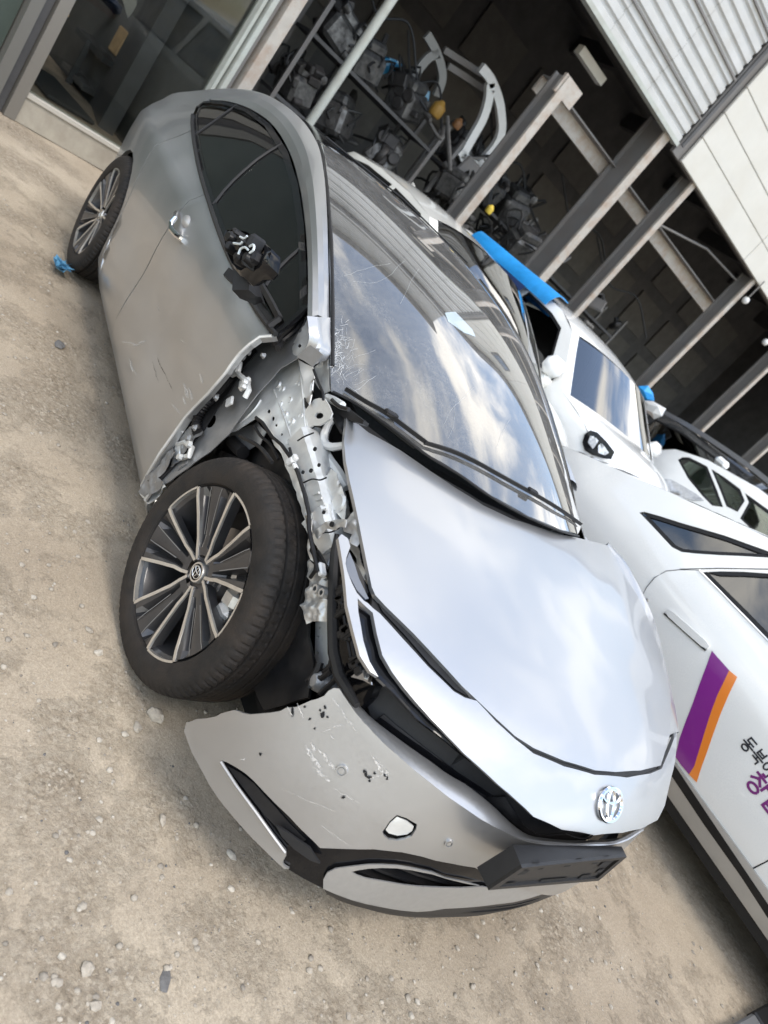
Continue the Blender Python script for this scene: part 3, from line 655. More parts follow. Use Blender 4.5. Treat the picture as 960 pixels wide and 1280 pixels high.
# lower black trim, fog slot, silver lower ring
lowtrim = [(277, 951), (284, 953), (295, 959), (307, 967), (318, 977), (330, 990), (360, 1020), (392, 1052), (400, 1060), (430, 1061), (468, 1062), (503, 1066), (527, 1071), (567, 1080), (594, 1085), (640, 1080), (640, 1096), (609, 1110), (580, 1102), (556, 1097), (540, 1090), (515, 1085), (496, 1082), (477, 1081), (460, 1081), (442, 1083), (419, 1086), (409, 1091), (405, 1100), (404, 1111), (380, 1099), (361, 1087), (355, 1083), (353, 1078), (357, 1066), (340, 1042), (320, 1014), (297, 983)]
S_Bl = polar(-.010)
sheet('lower_trim', S_Bl, S_Bl.px(lowtrim), M['black_gloss'], PR, step=.035, thick=.006, deform=lambda p: .003*_noise.noise(p*9))
sheet('fog_lamp_slot', polar(-.006), polar(-.006).px([(283, 957), (300, 966), (318, 980), (345, 1010), (382, 1050), (376, 1053), (358, 1046), (330, 1018), (305, 986)]), M['black'], PR, step=.03, thick=.002)
sheet('fog_lamp_fin', polar(.006), polar(.006).px([(345, 1032), (358, 1040), (375, 1052), (387, 1060), (400, 1080), (388, 1076), (368, 1062), (352, 1046)]), M['trim_grey'], PR, step=.03, thick=.006)
mb = MB(); mb.tube([S_B.p(*S_B.to(S_B.hit(*p))[:2], .004) for p in [(277.5, 952), (297, 982), (320, 1013), (340, 1041), (357, 1064)]], .004, 6); mb.build('bright_lip', M['satin'], PR)
ring = [(404, 1111), (404, 1100), (409, 1091), (419, 1086), (442, 1083), (460, 1081), (477, 1081), (496, 1082), (515, 1085), (540, 1090), (556, 1097), (580, 1102), (609, 1110), (640, 1108), (668, 1105), (690, 1102), (717, 1100), (717, 1102), (690, 1114), (665, 1122), (641, 1128), (620, 1130.5), (590, 1134), (556, 1136), (538, 1139), (521, 1140), (500, 1138), (477, 1134), (457, 1130), (439, 1125), (420, 1118)]
gr = [(439, 1090), (447, 1088), (460, 1086), (477, 1085), (496, 1085.5), (515, 1088), (540, 1093), (556, 1098), (580, 1104), (609, 1110.5), (575, 1110), (538, 1109), (520, 1108), (503, 1106), (480, 1102), (457, 1098), (446, 1094)]
S_Br = polar(-.002)
sheet('lower_ring', S_Br, S_Br.px(ring), M['satin'], PR, holes=[S_Br.px(gr[:9]+[(605, 1108.5)]+gr[10:])], step=.03, thick=.003, ang=40)
S_Bg = polar(-.05)
sheet('lower_grille', S_Bg, [(k*R_(-36), .20), (k*R_(30), .18), (k*R_(30), .45), (k*R_(-36), .45)], M['black'], PR, step=.08, thick=.01)
for j in range(7):
    z = .215+.03*j
    mb = MB(); mb.bar([S_Bg.p(k*R_(a_), z, .018) for a_ in range(-30, 31, 4)], .03, .008); mb.build('grille_slat', M['black'], PR)
lip = [(404, 1110), (420, 1117), (439, 1124), (457, 1129), (477, 1133), (500, 1137), (521, 1139), (538, 1138.5), (556, 1135.5), (590, 1133), (620, 1130), (641, 1127.5), (665, 1121.5), (690, 1113.5), (717, 1101)]
lipb = [(409, 1115), (424, 1122), (440, 1128), (457, 1133), (477, 1138), (500, 1142), (521, 1144), (540, 1144.5), (560, 1144), (590, 1142.5), (614, 1140), (640, 1134), (663, 1128), (690, 1117), (712, 1105)]
a3 = [S_Br.hit(*p) for p in lip]; b3 = [polar(-.035).hit(*p) for p in lipb]
patch('lower_lip', [a3, b3, [p+Vector((-.12, 0, .01)) for p in b3]], 40, 8, M['trim_grey'], PR, ang=50)
# tow eye hole with a pale panel behind
S_Bh = polar(-.022)
sheet('tow_eye_cover', S_Bh, S_Bh.px([(470, 1046), (475, 1030), (490, 1015), (510, 1016), (530, 1028), (526, 1042), (515, 1050), (500, 1054), (482, 1056)]), M['void'], PR, step=.03, thick=.003)
S_Bh2 = polar(-.008)
sheet('tow_eye_cover', S_Bh2, S_Bh2.px([(482, 1037), (487, 1028), (496, 1020.5), (508, 1025), (517, 1032), (515, 1038), (509, 1043), (497, 1045), (486, 1042)]), M['bare'], PR, step=.02, thick=.003, deform=lambda p: .008*_noise.noise(p*18))
for c, r in (((427, 963.5), .013), ((561, 1054), .010)):
    q = S_B.to(S_B.hit(*c)); P = S_B.p(q[0], q[1], dentb(S_B.p(q[0], q[1]))); n = S_B.n(q[0], q[1]); R = n.to_track_quat('Y', 'Z').to_matrix()
    mb = MB(); mb.lathe([(0, .004), (r*.55, .004), (r*.6, .0015), (r*.72, .0015), (r*.78, .005), (r, .005), (r*1.1, -.002)], 24); mb.V = [R @ v+P for v in mb.V]; mb.build('parking_sensor', M['silver'], PR)
# chips and scratches
mb = MB(); rnd = random.Random(5)
def blot(S, px, py, w_, h_, n=9, off=.0012, dfm=None):
    pts = []
    for i in range(n):
        a = 6.283*i/n; r = rnd.uniform(.45, 1.1); pts.append((px+w_*r*math.cos(a), py+h_*r*math.sin(a)))
    q = [S.to(S.hit(*p))[:2] for p in pts]; P = [S.p(a, b, off)+(S.n(a, b)*dfm(S.p(a, b)) if dfm else Vector()) for a, b in q]
    c = sum(P, Vector())/n; mb.add(P+[c], [(i, (i+1) % n, n) for i in range(n)])
for x, y, a, b in [(403, 893, 3, 5), (406, 884, 2, 4), (409, 896, 2, 2), (387, 899, 2, 2), (381, 883, 2, 2), (393, 911, 2, 2), (400, 888, 2, 2), (325, 943, 2, 3), (457, 968, 2, 5), (461, 972, 4, 2.5), (468, 967, 3, 2), (481, 969, 2.5, 2.5), (484, 973, 2, 3), (429, 997, 3, 2), (455, 964, 2, 3), (365, 890, 2, 8), (462, 976, 2, 2)]: blot(S_B, x, y, a, b, dfm=dentb, off=.002)
mb.build('paint_chip', M['void'], PR, kind='stuff')
mb = MB()
def streak(S, p, q, w_, n=7, off=.0016, dfm=None):
    pts = []
    for i in range(n):
        t = i/(n-1); pts.append((p[0]+(q[0]-p[0])*t+rnd.uniform(-1, 1), p[1]+(q[1]-p[1])*t+rnd.uniform(-1, 1)))
    V = []; dx, dy = q[0]-p[0], q[1]-p[1]; l = math.hypot(dx, dy)
    for i, (x, y) in enumerate(pts):
        hw = w_*(.25+.75*math.sin(math.pi*(i+.4)/n))*rnd.uniform(.4, 1.1)
        for s_ in (-1, 1):
            u = S.to(S.hit(x-dy/l*hw*s_, y+dx/l*hw*s_)); P = S.p(u[0], u[1], off)
            if dfm: P += S.n(u[0], u[1])*dfm(P)
            V.append(P)
    mb.add(V, [(2*i, 2*i+1, 2*i+3, 2*i+2) for i in range(n-1)])
for p, q, w_ in [((384, 941), (402, 962), 3), ((393, 959), (412, 977), 2.4), ((382, 933), (392, 948), 3.4), ((428, 886), (436, 905), .8), ((400, 915), (430, 905), .8), ((462, 940), (480, 968), 1.6), ((470, 945), (488, 970), 1), ((400, 1030), (437, 1056), .5), ((410, 915), (418, 925), 1), ((392, 958), (400, 972), 1), ((478, 962), (487, 975), 2), ((452, 962), (462, 975), 1), ((415, 985), (450, 1003), .6), ((465, 972), (486, 966), 1.5), ((350, 985), (420, 1015), .4), ((398, 936), (410, 950), 2), ((405, 948), (420, 962), 2.6), ((388, 928), (396, 940), 2), ((372, 880), (380, 900), 1.2), ((360, 884), (366, 896), 1), ((436, 900), (446, 915), 1.4), ((415, 872), (424, 884), 1.2), ((470, 950), (476, 966), 2), ((300, 950), (308, 948), 1)]:
    streak(S_B, p, q, w_, dfm=dentb, off=.002)
for p, q, w_ in [((161, 448), (168, 466), 1.6), ((165, 460), (172, 468), 1.2), ((229, 478), (235, 498), 2.6), ((236, 486), (240, 500), 2), ((228, 496), (232, 506), 1.6), ((250, 466), (254, 480), 1.8), ((196, 380), (200, 390), .6), ((226, 425), (232, 429), .8), ((153, 428), (180, 432), 1), ((165, 433), (184, 426), .7), ((214, 505), (224, 518), .8)]:
    streak(S_R, p, q, w_, dfm=dent)
mb.build('scratch_mark', M['scratch'], PR, kind='stuff')
mb = MB()
for p, q, w_ in [((196, 446), (216, 490), .6), ((190, 452), (198, 478), .4)]: streak(S_R, p, q, w_, dfm=dent)
mb.build('scratch_mark', M['scratch_dark'], PR, kind='stuff')

# licence plate bracket
fT = [at(651, 1081, 0, 1.015), at(782, 1068, 0, 1.01)]; fB = [at(609, 1109, 0, 1.0), at(747, 1098, 0, .995)]
bT = [at(641, 1056, 0, .955), at(777, 1058, 0, .955)]; bB = [at(596, 1084, 0, .945), at(747, 1085, 0, .955)]
def q4(a, b, c, d, u, v): return a.lerp(b, u).lerp(d.lerp(c, u), v)
mb = MB(); mb.add([fT[0], fT[1], fB[1], fB[0], bT[0], bT[1], bB[1], bB[0]], [(0, 1, 2, 3), (4, 5, 1, 0), (3, 2, 6, 7), (4, 0, 3, 7), (1, 5, 6, 2)])
LB = mb.build('plate_bracket', M['trim_grey'], PR, ang=20)
fn = (fT[1]-fT[0]).cross(fB[0]-fT[0]).normalized(); fn = fn if fn.x > 0 else -fn
def fp(u, v, o=0.): return q4(fT[0], fT[1], fB[1], fB[0], u, v)+fn*o
mb = MB()
for (u0, u1, v0, v1) in [(.0, 1., 0., .1), (0, 1, .88, 1.), (0, .05, .1, .88), (.95, 1, .1, .88)]:
    mb.add([fp(u0, v0, .006), fp(u1, v0, .006), fp(u1, v1, .006), fp(u0, v1, .006), fp(u0, v0, -.001), fp(u1, v0, -.001), fp(u1, v1, -.001), fp(u0, v1, -.001)], [(0, 1, 2, 3), (0, 4, 5, 1), (1, 5, 6, 2), (2, 6, 7, 3), (3, 7, 4, 0)])
mb.build('bracket_frame', M['trim_grey'], LB, ang=20)
for u, v, a, b in [(.10, .32, .035, .1), (.22, .2, .02, .06), (.45, .17, .03, .07), (.72, .17, .03, .07), (.86, .3, .05, .12), (.80, .80, .05, .08), (.5, .82, .12, .05), (.12, .85, .05, .06), (.9, .6, .03, .08)]:
    mb = MB(); mb.add([fp(u-a, v-b, .003), fp(u+a, v-b, .003), fp(u+a, v+b, .003), fp(u-a, v+b, .003)], [(0, 1, 2, 3)]); mb.build('bracket_slot', M['void'], LB, recalc=False)
for u in (.12, .5, .78):
    mb = MB(); mb.add([bT[0].lerp(bT[1], u-.03)+Vector((.02, 0, .003)), bT[0].lerp(bT[1], u+.03)+Vector((.02, 0, .003)), fT[0].lerp(fT[1], u+.03)+Vector((0, 0, .004)), fT[0].lerp(fT[1], u-.03)+Vector((0, 0, .004))], [(0, 1, 2, 3)]); mb.build('bracket_tab', M['black'], LB, recalc=False)

# badge: ring emblem of three ovals
q = S_H.to(S_H.hit(761, 1005)); bc = S_H.p(q[0], q[1], .002); bn = S_H.n(q[0], q[1])
bu = Vector((0, 1, 0)); bv = bn.cross(bu).normalized(); bv = bv if bv.z > 0 else -bv; bu = bv.cross(bn); bu = bu if bu.y > 0 else -bu
def oval(c, a, b, r, n=40):
    return [bc+bu*(c[0]+a*math.cos(6.2832*i/n))+bv*(c[1]+b*math.sin(6.2832*i/n))+bn*.003 for i in range(n+1)]
EM = MB()
for c, a, b in (((0, 0), .056, .041), ((0, .0), .0165, .0375), ((0, .020), .044, .0165)): EM.tube(oval(c, a, b, 0), .0042 if a != .056 else .0052, 6, cap=False)
EM.build('emblem', M['chrome'], PR)

# ---- mirror stump, door handle ------------------------------------------------------
def my(px, py, y): return at(px, py, 1, y)
mb = MB()
outl = [(282, 297), (285, 290), (296, 289), (312, 292), (328, 300), (339, 311), (339, 320), (336, 331), (329, 338), (318, 339), (306, 347), (301, 345), (293, 336), (285, 318)]
o1 = [my(x, y, -1.03) for x, y in outl]; cM = my(311, 315, -1.0)
n = len(o1); rows = [[cM+(p-cM)*.80+Vector((.05, .03, 0)) for p in o1], [cM+(p-cM)*1.0+Vector((.03, .02, 0)) for p in o1], o1, [cM+(p-cM)*.90+Vector((-.015, -.01, 0)) for p in o1], [cM+(p-cM)*.85+Vector((.03, .03, 0)) for p in o1]]
V = [p for r in rows for p in r]+[cM+Vector((.05, .03, 0))]; F = [(i*n+j, i*n+(j+1) % n, (i+1)*n+(j+1) % n, (i+1)*n+j) for i in range(4) for j in range(n)]+[(4*n+j, 4*n+(j+1) % n, 5*n) for j in range(n)]
mir_o = obj('side_mirror', V, F, M['black_gloss'], PR, recalc=True, ang=30)
mb = MB(); rnd = random.Random(8)
for (x, y, w_, h_, dd) in [(292, 299, .05, .05, .0), (300, 296, .04, .03, .01), (306, 310, .07, .05, .0), (303, 326, .06, .05, .0), (318, 320, .05, .06, .01), (325, 310, .035, .07, -.01), (312, 330, .05, .03, 0), (296, 316, .03, .05, -.01), (310, 302, .04, .02, -.02)]:
    mb.box(my(x, y, -1.045)+Vector((dd, dd, 0)), (w_*.6, .05, h_*.6), Matrix.Rotation(rnd.uniform(-.6, .6), 3, 'Y'), bev=.008)
for (x, y) in [(296, 303), (322, 306), (317, 328)]: mb.lathe([(0, -.03), (.012, -.03), (.014, -.02), (.018, 0)], 12, c=my(x, y, -1.04))
mb.build('mirror_mechanism', M['black'], mir_o)
mb = MB()
for pts in ([(298, 318), (301, 311), (306, 309), (310, 312)], [(312, 308), (317, 306), (317, 312), (312, 316)], [(292, 304), (300, 305), (303, 302)], [(300, 296), (305, 298), (309, 295)]): mb.tube([my(x, y, -1.075) for x, y in spline([Vector((a, b, 0)) for a, b in pts], 10) for x, y in [(x, y)]] if False else [my(p.x, p.y, -1.075) for p in spline([Vector((a, b, 0)) for a, b in pts], 10)], .0032, 5)
mb.build('mirror_wire', mat('pale_wire', (.55, .6, .62), .4), mir_o)
mb = MB()
mb.bar([my(302, 343, -1.0), my(310, 352, -.96), my(316, 362, -.93), my(322, 372, -.90)], [.09, .10, .08, .05], [.05, .05, .04, .03], up=(0, 1, .3))
mb.build('mirror_arm', M['black'], mir_o)
S_s = Surf(lambda x, z: S_R.fn(x, z)-.006, S_R.to, S_R.fr, S_R.out)
sheet('mirror_base', S_s, S_s.px([(279, 343), (286, 334), (296, 342), (303, 351), (318, 366), (333, 386), (345, 404), (337, 415), (331, 406), (320, 390), (308, 372), (295, 358)]), M['black'], PR, step=.05, thick=.012)
sheet('mirror_sail', S_s, S_s.px([(304, 353), (324, 355), (333, 385), (330, 382), (318, 367)]), M['trim_grey'], PR, step=.03, thick=.012, off=.01)
mb = MB(); mb.bar([S_R.p(*S_R.to(S_R.hit(*p))[:2], .012) for p in [(323, 351), (338, 377), (351, 402)]], .016, .016, up=(0, 1, 0)); mb.bar([S_R.p(*S_R.to(S_R.hit(*p))[:2], .012) for p in [(351, 402), (344, 407), (336, 413)]], .016, .014, up=(0, 1, 0)); mb.build('window_post', M['trim_grey'], PR)
mb = MB()
for k_, (dx, r) in enumerate(((0, .012), (.022, .010), (.042, .009))):
    mb.tube([at(385-0*k_, 380+7*k_, 1, -.735-.004*k_), at(368, 398+8*k_, 1, -.77), at(352, 413+7*k_, 1, -.80), at(341+3*k_, 424+6*k_, 1, -.825)], r, 8)
mb.build('door_seal', M['black'], PR)
# handle
q = S_R.to(S_R.hit(229, 286))
def hp(px, py, o): u = S_R.to(S_R.hit(px, py)); return S_R.p(u[0], u[1], o)
mb = MB(); mb.tube([hp(231, 302, .006), hp(227, 299, .02), hp(222, 292, .026), hp(221, 284, .026), hp(225, 277, .022), hp(224, 269, .014), hp(223, 265, .002)], [.010, .013, .013, .011, .010, .010, .005], 10); mb.build('door_handle', M['chrome'], PR)
R = S_R.n(*q[:2]).to_track_quat('Y', 'Z').to_matrix(); P = hp(233, 277, .0)
mb = MB(); mb.lathe([(0, .016), (.014, .014), (.024, .006), (.028, 0)], 20); mb.V = [R @ Vector((v.x*1.5, v.y, v.z*.9))+P for v in mb.V]; mb.build('handle_cap', M['satin'], PR)

# ---- exposed structure at the right front corner -----------------------------------
def ps(name, S, pts, m, step=.03, thick=.003, off=0., holes=(), amp=0., fs=18, **kw):
    d = (lambda p: amp*_noise.noise(p*fs)) if amp else None
    return sheet(name, S, S.px(pts), M[m] if isinstance(m, str) else m, PR, holes=[S.px(h) for h in holes], step=step, thick=thick, off=off, deform=d, **kw)
PY80 = plane_y(-.80, zslope=.12); PY78 = plane_y(-.775, zslope=.20, amp=.006); PY72 = plane_y(-.72)
def ridged(amp, fs, seed=0.):
    return lambda p: amp*(1-2.2*abs(_noise.noise(Vector((p.x*fs+seed, p.y*fs, p.z*fs)))))+amp*.35*_noise.noise(Vector((p.x*fs*3, seed, p.z*fs*3)))
def crush(name, y0, pts, seed, amp=.012, fs=17, m='crush', step=.009, off=0.):
    return sheet(name, plane_y(y0), plane_y(y0).px(pts), M[m], PR, step=step, thick=.002, off=off, deform=ridged(amp, fs, seed))
def pell(cx, cy, rx, ry, ang=0., n=10):
    return [(cx+rx*math.cos(a)*math.cos(ang)-ry*math.sin(a)*math.sin(ang), cy+rx*math.cos(a)*math.sin(ang)+ry*math.sin(a)*math.cos(ang)) for a in [6.2832*i/n for i in range(n)]]
ps('hinge_pillar', PY80, [(386, 394), (340, 422), (320, 432), (300, 452), (270, 490), (240, 525), (215, 560), (178, 604), (182, 618), (205, 606), (235, 585), (262, 565), (285, 543), (300, 522), (322, 492), (350, 462), (373, 447), (386, 432)], 'bare_dark', amp=.004, holes=[pell(264, 527, 5, 9, .5), pell(357, 424, 2, 2.5), pell(372, 436, 2.5, 2), pell(376, 402, 2, 2)])
ps('pillar_gap_shade', PY80, [(318, 432), (300, 450), (284, 472), (264, 498), (246, 520), (228, 545), (206, 576), (186, 602), (197, 607), (217, 586), (240, 558), (257, 538), (273, 512), (288, 492), (299, 474), (309, 456), (323, 441)], 'void', off=.006)  # dark sheet over the pillar, painting the shaded gap along the door edge
ps('cowl_side', PY78, [(373, 447), (380, 474), (382, 504), (385, 540), (372, 553), (363, 569), (352, 556), (340, 544), (330, 530), (321, 522), (310, 528), (296, 538), (283, 543), (292, 528), (302, 516), (312, 497), (320, 485), (332, 474), (350, 458), (362, 448)], 'bare', step=.02, amp=.006, holes=[pell(336, 514, 2, 2.5), pell(341, 523, 2, 3), pell(346, 532, 1.4, 1.8), pell(352, 543, 1.4, 1.8)])
ps('pillar_flange', plane_y(-.765, amp=.01, fs=22), [(385, 398), (384, 432), (372, 447), (350, 460), (330, 477), (318, 490), (316, 478), (325, 462), (345, 446), (366, 430)], 'bare', step=.02, amp=.004, holes=[pell(375, 413, 2.5, 3), pell(360, 430, 2.6, 3)])
ps('torn_flange', plane_y(-.742, amp=.012, fs=16), [(373, 449), (382, 455), (392, 459), (393, 476), (391.5, 491), (388, 507), (384, 502), (381, 488), (380, 474), (376, 458)], 'white_metal', step=.015, off=.004)
_l = [at(384, 395, 1, -.826), at(386, 412, 1, -.815), at(386, 425, 1, -.80), at(380, 440, 1, -.79), at(374, 448, 1, -.78)]
_m = [at(397, 396, 1, -.792), at(399, 413, 1, -.782), at(400, 428, 1, -.775), at(399, 440, 1, -.768), at(394, 455, 1, -.755)]
_h = [at(413, 397, 1, -.714), at(413, 415, 1, -.714), at(413.5, 430, 1, -.715), at(413, 442, 1, -.716), at(408, 450, 1, -.722)]
patch('pillar_base', [_l, [a.lerp(b, .5) for a, b in zip(_l, _m)], _m, [a.lerp(b, .5) for a, b in zip(_m, _h)], _h], 16, 9, M['silver'], PR, ang=20)
ps('pillar_fold', plane_y(-.722, slope=.25), [(374, 448), (382, 440), (391, 433), (400, 439), (407, 445), (394, 460), (384, 453)], 'bare_dark', step=.02, off=.012)
ps('pillar_base', plane_y(-.70), [(394, 460), (412, 441), (412, 470), (412, 488), (404, 492), (398, 485), (392, 476)], 'bare', step=.02, amp=.008, off=0)
ps('hinge_bracket', plane_y(-.705, slope=.1), [(384, 515), (390, 507), (396, 500.6), (402, 499), (409, 500), (414, 508), (418, 518), (415, 525), (408, 530), (402, 533), (394, 533), (386, 540)], 'bare', step=.015, thick=.006, off=.01, holes=[pell(402, 521, 5.5, 4)])
ps('engine_void_shade', plane_y(-.60), [(380, 500), (425, 480), (470, 560), (480, 700), (470, 870), (395, 880), (400, 700), (370, 570)], 'void', step=.1)  # black sheet standing in for the shaded depth of the engine bay
mb = MB(); mb.tube([at(px, py, 1, -.69) for px, py in [(418, 522), (411, 530), (406, 541), (405, 550), (408, 557), (416, 559), (424, 558), (433, 556)]], [.010, .012, .013, .013, .013, .012, .011, .010], 8); mb.build('hood_hinge', M['white_metal'], PR)
mb = MB(); mb.tube([at(px, py, 1, -.68) for px, py in [(395, 540), (398, 552), (405, 566), (412, 578), (420, 590), (428, 602), (433, 610)]], [.02, .02, .018, .018, .02, .018, .01], 8); mb.build('hinge_arm', M['white_metal'], PR)
mb = MB(); mb.tube([at(px, py, 1, -.71) for px, py in [(409, 497), (418, 501), (428, 507)]], .012, 8); mb.build('cowl_clip', M['bare'], PR)
ps('cowl_end', plane_y(-.69), [(402, 488), (408, 487), (416, 498), (432, 508), (455, 526), (453, 530), (432, 524), (418, 514), (412, 500)], 'black', step=.02, thick=.02)
ps('torn_clip', plane_y(-.735), [(380, 497), (385, 497), (387, 508), (384, 513), (381, 509)], 'trim_grey', step=.02, thick=.01)
# upper apron member: two crumpled box sections with overlapping ends
def apron(name, pts, w_, h_, y0, m='bare', seed=0):
    P = [at(px, py, 1, y0) for px, py in pts]; Q = spline(P, 22); rn = random.Random(seed); V = []; F = []; n = 10
    sec = [(-.5, -.5), (-.52, -.1), (-.5, .35), (-.36, .5), (-.05, .53), (.2, .50), (.42, .50), (.5, .36), (.5, -.1), (.5, -.5)]
    for i, p in enumerate(Q):
        t = (Q[min(i+1, 21)]-Q[max(i-1, 0)]).normalized(); a = t.cross(Vector((0, 0, 1))).normalized(); a = a if a.y > 0 else -a; b = Vector((0, 0, 1)); b = (b-t*b.dot(t)).normalized()
        ww = lin(i/21, w_); hh = lin(i/21, h_)
        for u, v in sec: V.append(p+a*(u*ww+.0012*rn.uniform(-1, 1))+b*(v*hh+.0012*rn.uniform(-1, 1)))
    for i in range(21):
        for j in range(n-1): F.append((i*n+j, i*n+j+1, (i+1)*n+j+1, (i+1)*n+j))
    F += [tuple(range(n)), tuple(21*n+j for j in range(n-1, -1, -1))]
    return obj(name, V, F, M[m], PR, recalc=True, ang=28)
apron('apron_member', [(384, 548), (392, 575), (400, 602), (404, 612)], [(0, .085), (1, .085)], [(0, .07), (1, .075)], -.715, seed=1)
apron('apron_member', [(398, 596), (407, 625), (414, 655), (417, 668)], [(0, .096), (.6, .09), (1, .075)], [(0, .085), (1, .08)], -.715, seed=2)
apron('apron_member', [(409, 648), (415, 668), (420, 690)], [(0, .10), (.5, .09), (1, .05)], [(0, .09), (1, .05)], -.72, seed=3)
mb = MB()
for (x, y) in [(396, 617), (399.5, 624), (403, 631), (406, 638)]: mb.bar([at(x-4, y+1, 1, -.765), at(x+3, y-1.2, 1, -.765)], .007, .006)
for (x, y, r) in [(388, 559, .008), (395, 583, .006), (422, 628, .014), (350, 505, .007), (356, 518, .007), (364, 527, .007), (361, 552, .006), (352, 487, .008), (347, 480, .008), (372, 480, .006), (374, 500, .006), (376, 520, .006), (362, 500, .007)]:
    r *= 1.5; mb.lathe([(0, .001), (r*.5, .0005), (r*.8, -.001), (r, -.002), (r*1.3, .004)], 14, c=at(x, y, 1, (-.775+.2*(at(x, y, 1, -.75).z-.6))-.002))
mb.build('panel_emboss', M['bare'], PR, kind='stuff')
ps('apron_flange', plane_y(-.772, amp=.01, fs=24), [(340, 545), (352, 557), (363, 570), (372, 586), (380, 605), (384, 622), (388, 640), (392, 664), (388, 668), (384, 655), (378, 640), (371, 615), (364, 598), (357, 583), (349, 563), (341, 551)], 'bare', step=.015, off=.002)
mb = MB(); mb.tube([at(px, py, 1, -.80) for px, py in [(320, 522), (328, 528), (340, 546), (352, 556), (362, 570), (372, 590), (380, 615), (386, 640), (386, 660), (392, 690), (398, 715)]], .0055, 6); mb.tube([at(px, py, 1, -.79) for px, py in [(362, 560), (366, 575), (375, 597), (383, 622), (386, 641)]], .004, 6); mb.build('wiring_harness', M['black'], PR)
mb = MB(); c = at(364, 577, 1, -.80); mb.box(c, (.022, .02, .03), Matrix.Rotation(.5, 3, 'Y'), bev=.005); mb.box(at(369, 572, 1, -.80), (.02, .015, .015), bev=.004); mb.box(at(369, 583, 1, -.80), (.022, .015, .01), bev=.003); mb.build('harness_clip', M['white_metal'], PR); mb = MB(); mb.box(at(402, 712, 1, -.79), (.035, .02, .016), Matrix.Rotation(.3, 3, 'Y'), bev=.004); mb.build('harness_clip', M['white_metal'], PR); mb = MB(); mb.box(at(287, 502, 1, -.82), (.03, .01, .035), Matrix.Rotation(.6, 3, 'Y'), bev=.003); mb.build('harness_clip', M['white_metal'], PR)
# crumpled end, dark bracket, radiator post
crush('crumpled_end', -.775, [(389, 648), (396, 652), (402, 658), (408, 655), (413, 653), (420, 650), (428, 649), (437, 651), (436, 661), (428, 660), (422, 664), (416, 663), (412, 662), (406, 668), (402, 676), (396, 672), (391, 660)], 1)
crush('crumpled_end', -.74, [(428, 655), (436, 646), (442, 636), (448, 646), (451, 672), (447, 684), (440, 679), (441, 668), (434, 666)], 2)
crush('crumpled_end', -.715, [(437, 684), (446, 674), (452, 690), (458, 712), (463, 732), (455, 722), (448, 706), (442, 694)], 3)
crush('crumpled_end', -.735, [(405, 596), (414, 586), (422, 592), (430, 612), (434, 634), (430, 652), (420, 640), (412, 618)], 7, amp=.008, m='bare')
crush('torn_flange', -.79, [(386, 640), (391, 650), (389, 664), (393, 676), (390, 690), (395, 704), (390, 700), (386, 684), (388, 668), (384, 655)], 9, amp=.010)
ps('radiator_bracket', plane_y(-.735, amp=.012, fs=18), [(401, 676), (411, 674), (416, 690), (415, 716), (406, 706), (400, 695)], 'bare_dark', step=.015)
crush('radiator_bracket', -.755, [(382, 748), (386, 738), (389, 727), (393, 733), (396, 739), (402, 747), (412, 750), (414, 765), (413, 780), (407, 777), (400, 778), (392, 777), (386, 781), (385, 774), (384, 768), (380, 758)], 4, amp=.016, fs=20)
crush('radiator_bracket', -.74, [(386, 715), (390, 700), (398, 705), (408, 716), (412, 732), (413, 752), (404, 748), (396, 740), (391, 730)], 5, amp=.014, fs=20)
for c in ((398, 737), (406, 742)): mb = MB(); mb.lathe([(.006, -.012), (.011, -.012), (.012, 0), (.012, .03)], 12, c=at(*c, 1, -.765)); mb.build('bracket_sleeve', M['crush'], PR)
mb = MB()
for r0, r1 in (((390, 700), (412, 722)), ((388, 722), (396, 700)), ((396, 690), (405, 712))): mb.tube([at(*r0, 1, -.76), at((r0[0]+r1[0])/2+2, (r0[1]+r1[1])/2+2, 1, -.765), at(*r1, 1, -.76)], .005, 6)
mb.build('wiring_harness', M['black'], PR)
ps('radiator_post', plane_y(-.725, slope=.2), [(393.5, 778), (404, 776), (413, 779), (413, 805), (412, 828), (403, 836), (393, 829), (394, 805)], 'bare', step=.02, thick=.02, amp=.004, holes=[pell(398, 796, 1.3, 1.5), pell(397, 816, 2, 2.4), pell(400, 785, 1.2, 1.4)])
ps('radiator_post', plane_y(-.70, slope=.2), [(407, 778), (413, 779), (413, 805), (413, 826), (406, 834), (406, 805)], 'white_metal', step=.02, thick=.01, off=.02)
mb = MB(); mb.tube([at(px, py, 1, -.74) for px, py in [(388, 850), (396, 838), (404, 842), (413, 834), (415, 826)]], .008, 6); mb.tube([at(px, py, 1, -.75) for px, py in [(384, 852), (392, 845), (402, 848), (414, 838)]], .007, 6); mb.tube([at(px, py, 1, -.75) for px, py in [(388, 860), (391, 848), (398, 835), (400, 828)]], .010, 6); mb.tube([at(px, py, 1, -.75) for px, py in [(400, 868), (410, 858), (419, 850), (423, 848)]], .006, 6); mb.build('wiring_harness', M['black'], PR)
mb = MB(); c = at(402, 852, 1, -.73); mb.lathe([(0, -.03), (.014, -.028), (.024, -.018), (.028, 0), (.027, .05)], 16, c=c); mb.build('horn_cap', M['bare_dark'], PR)
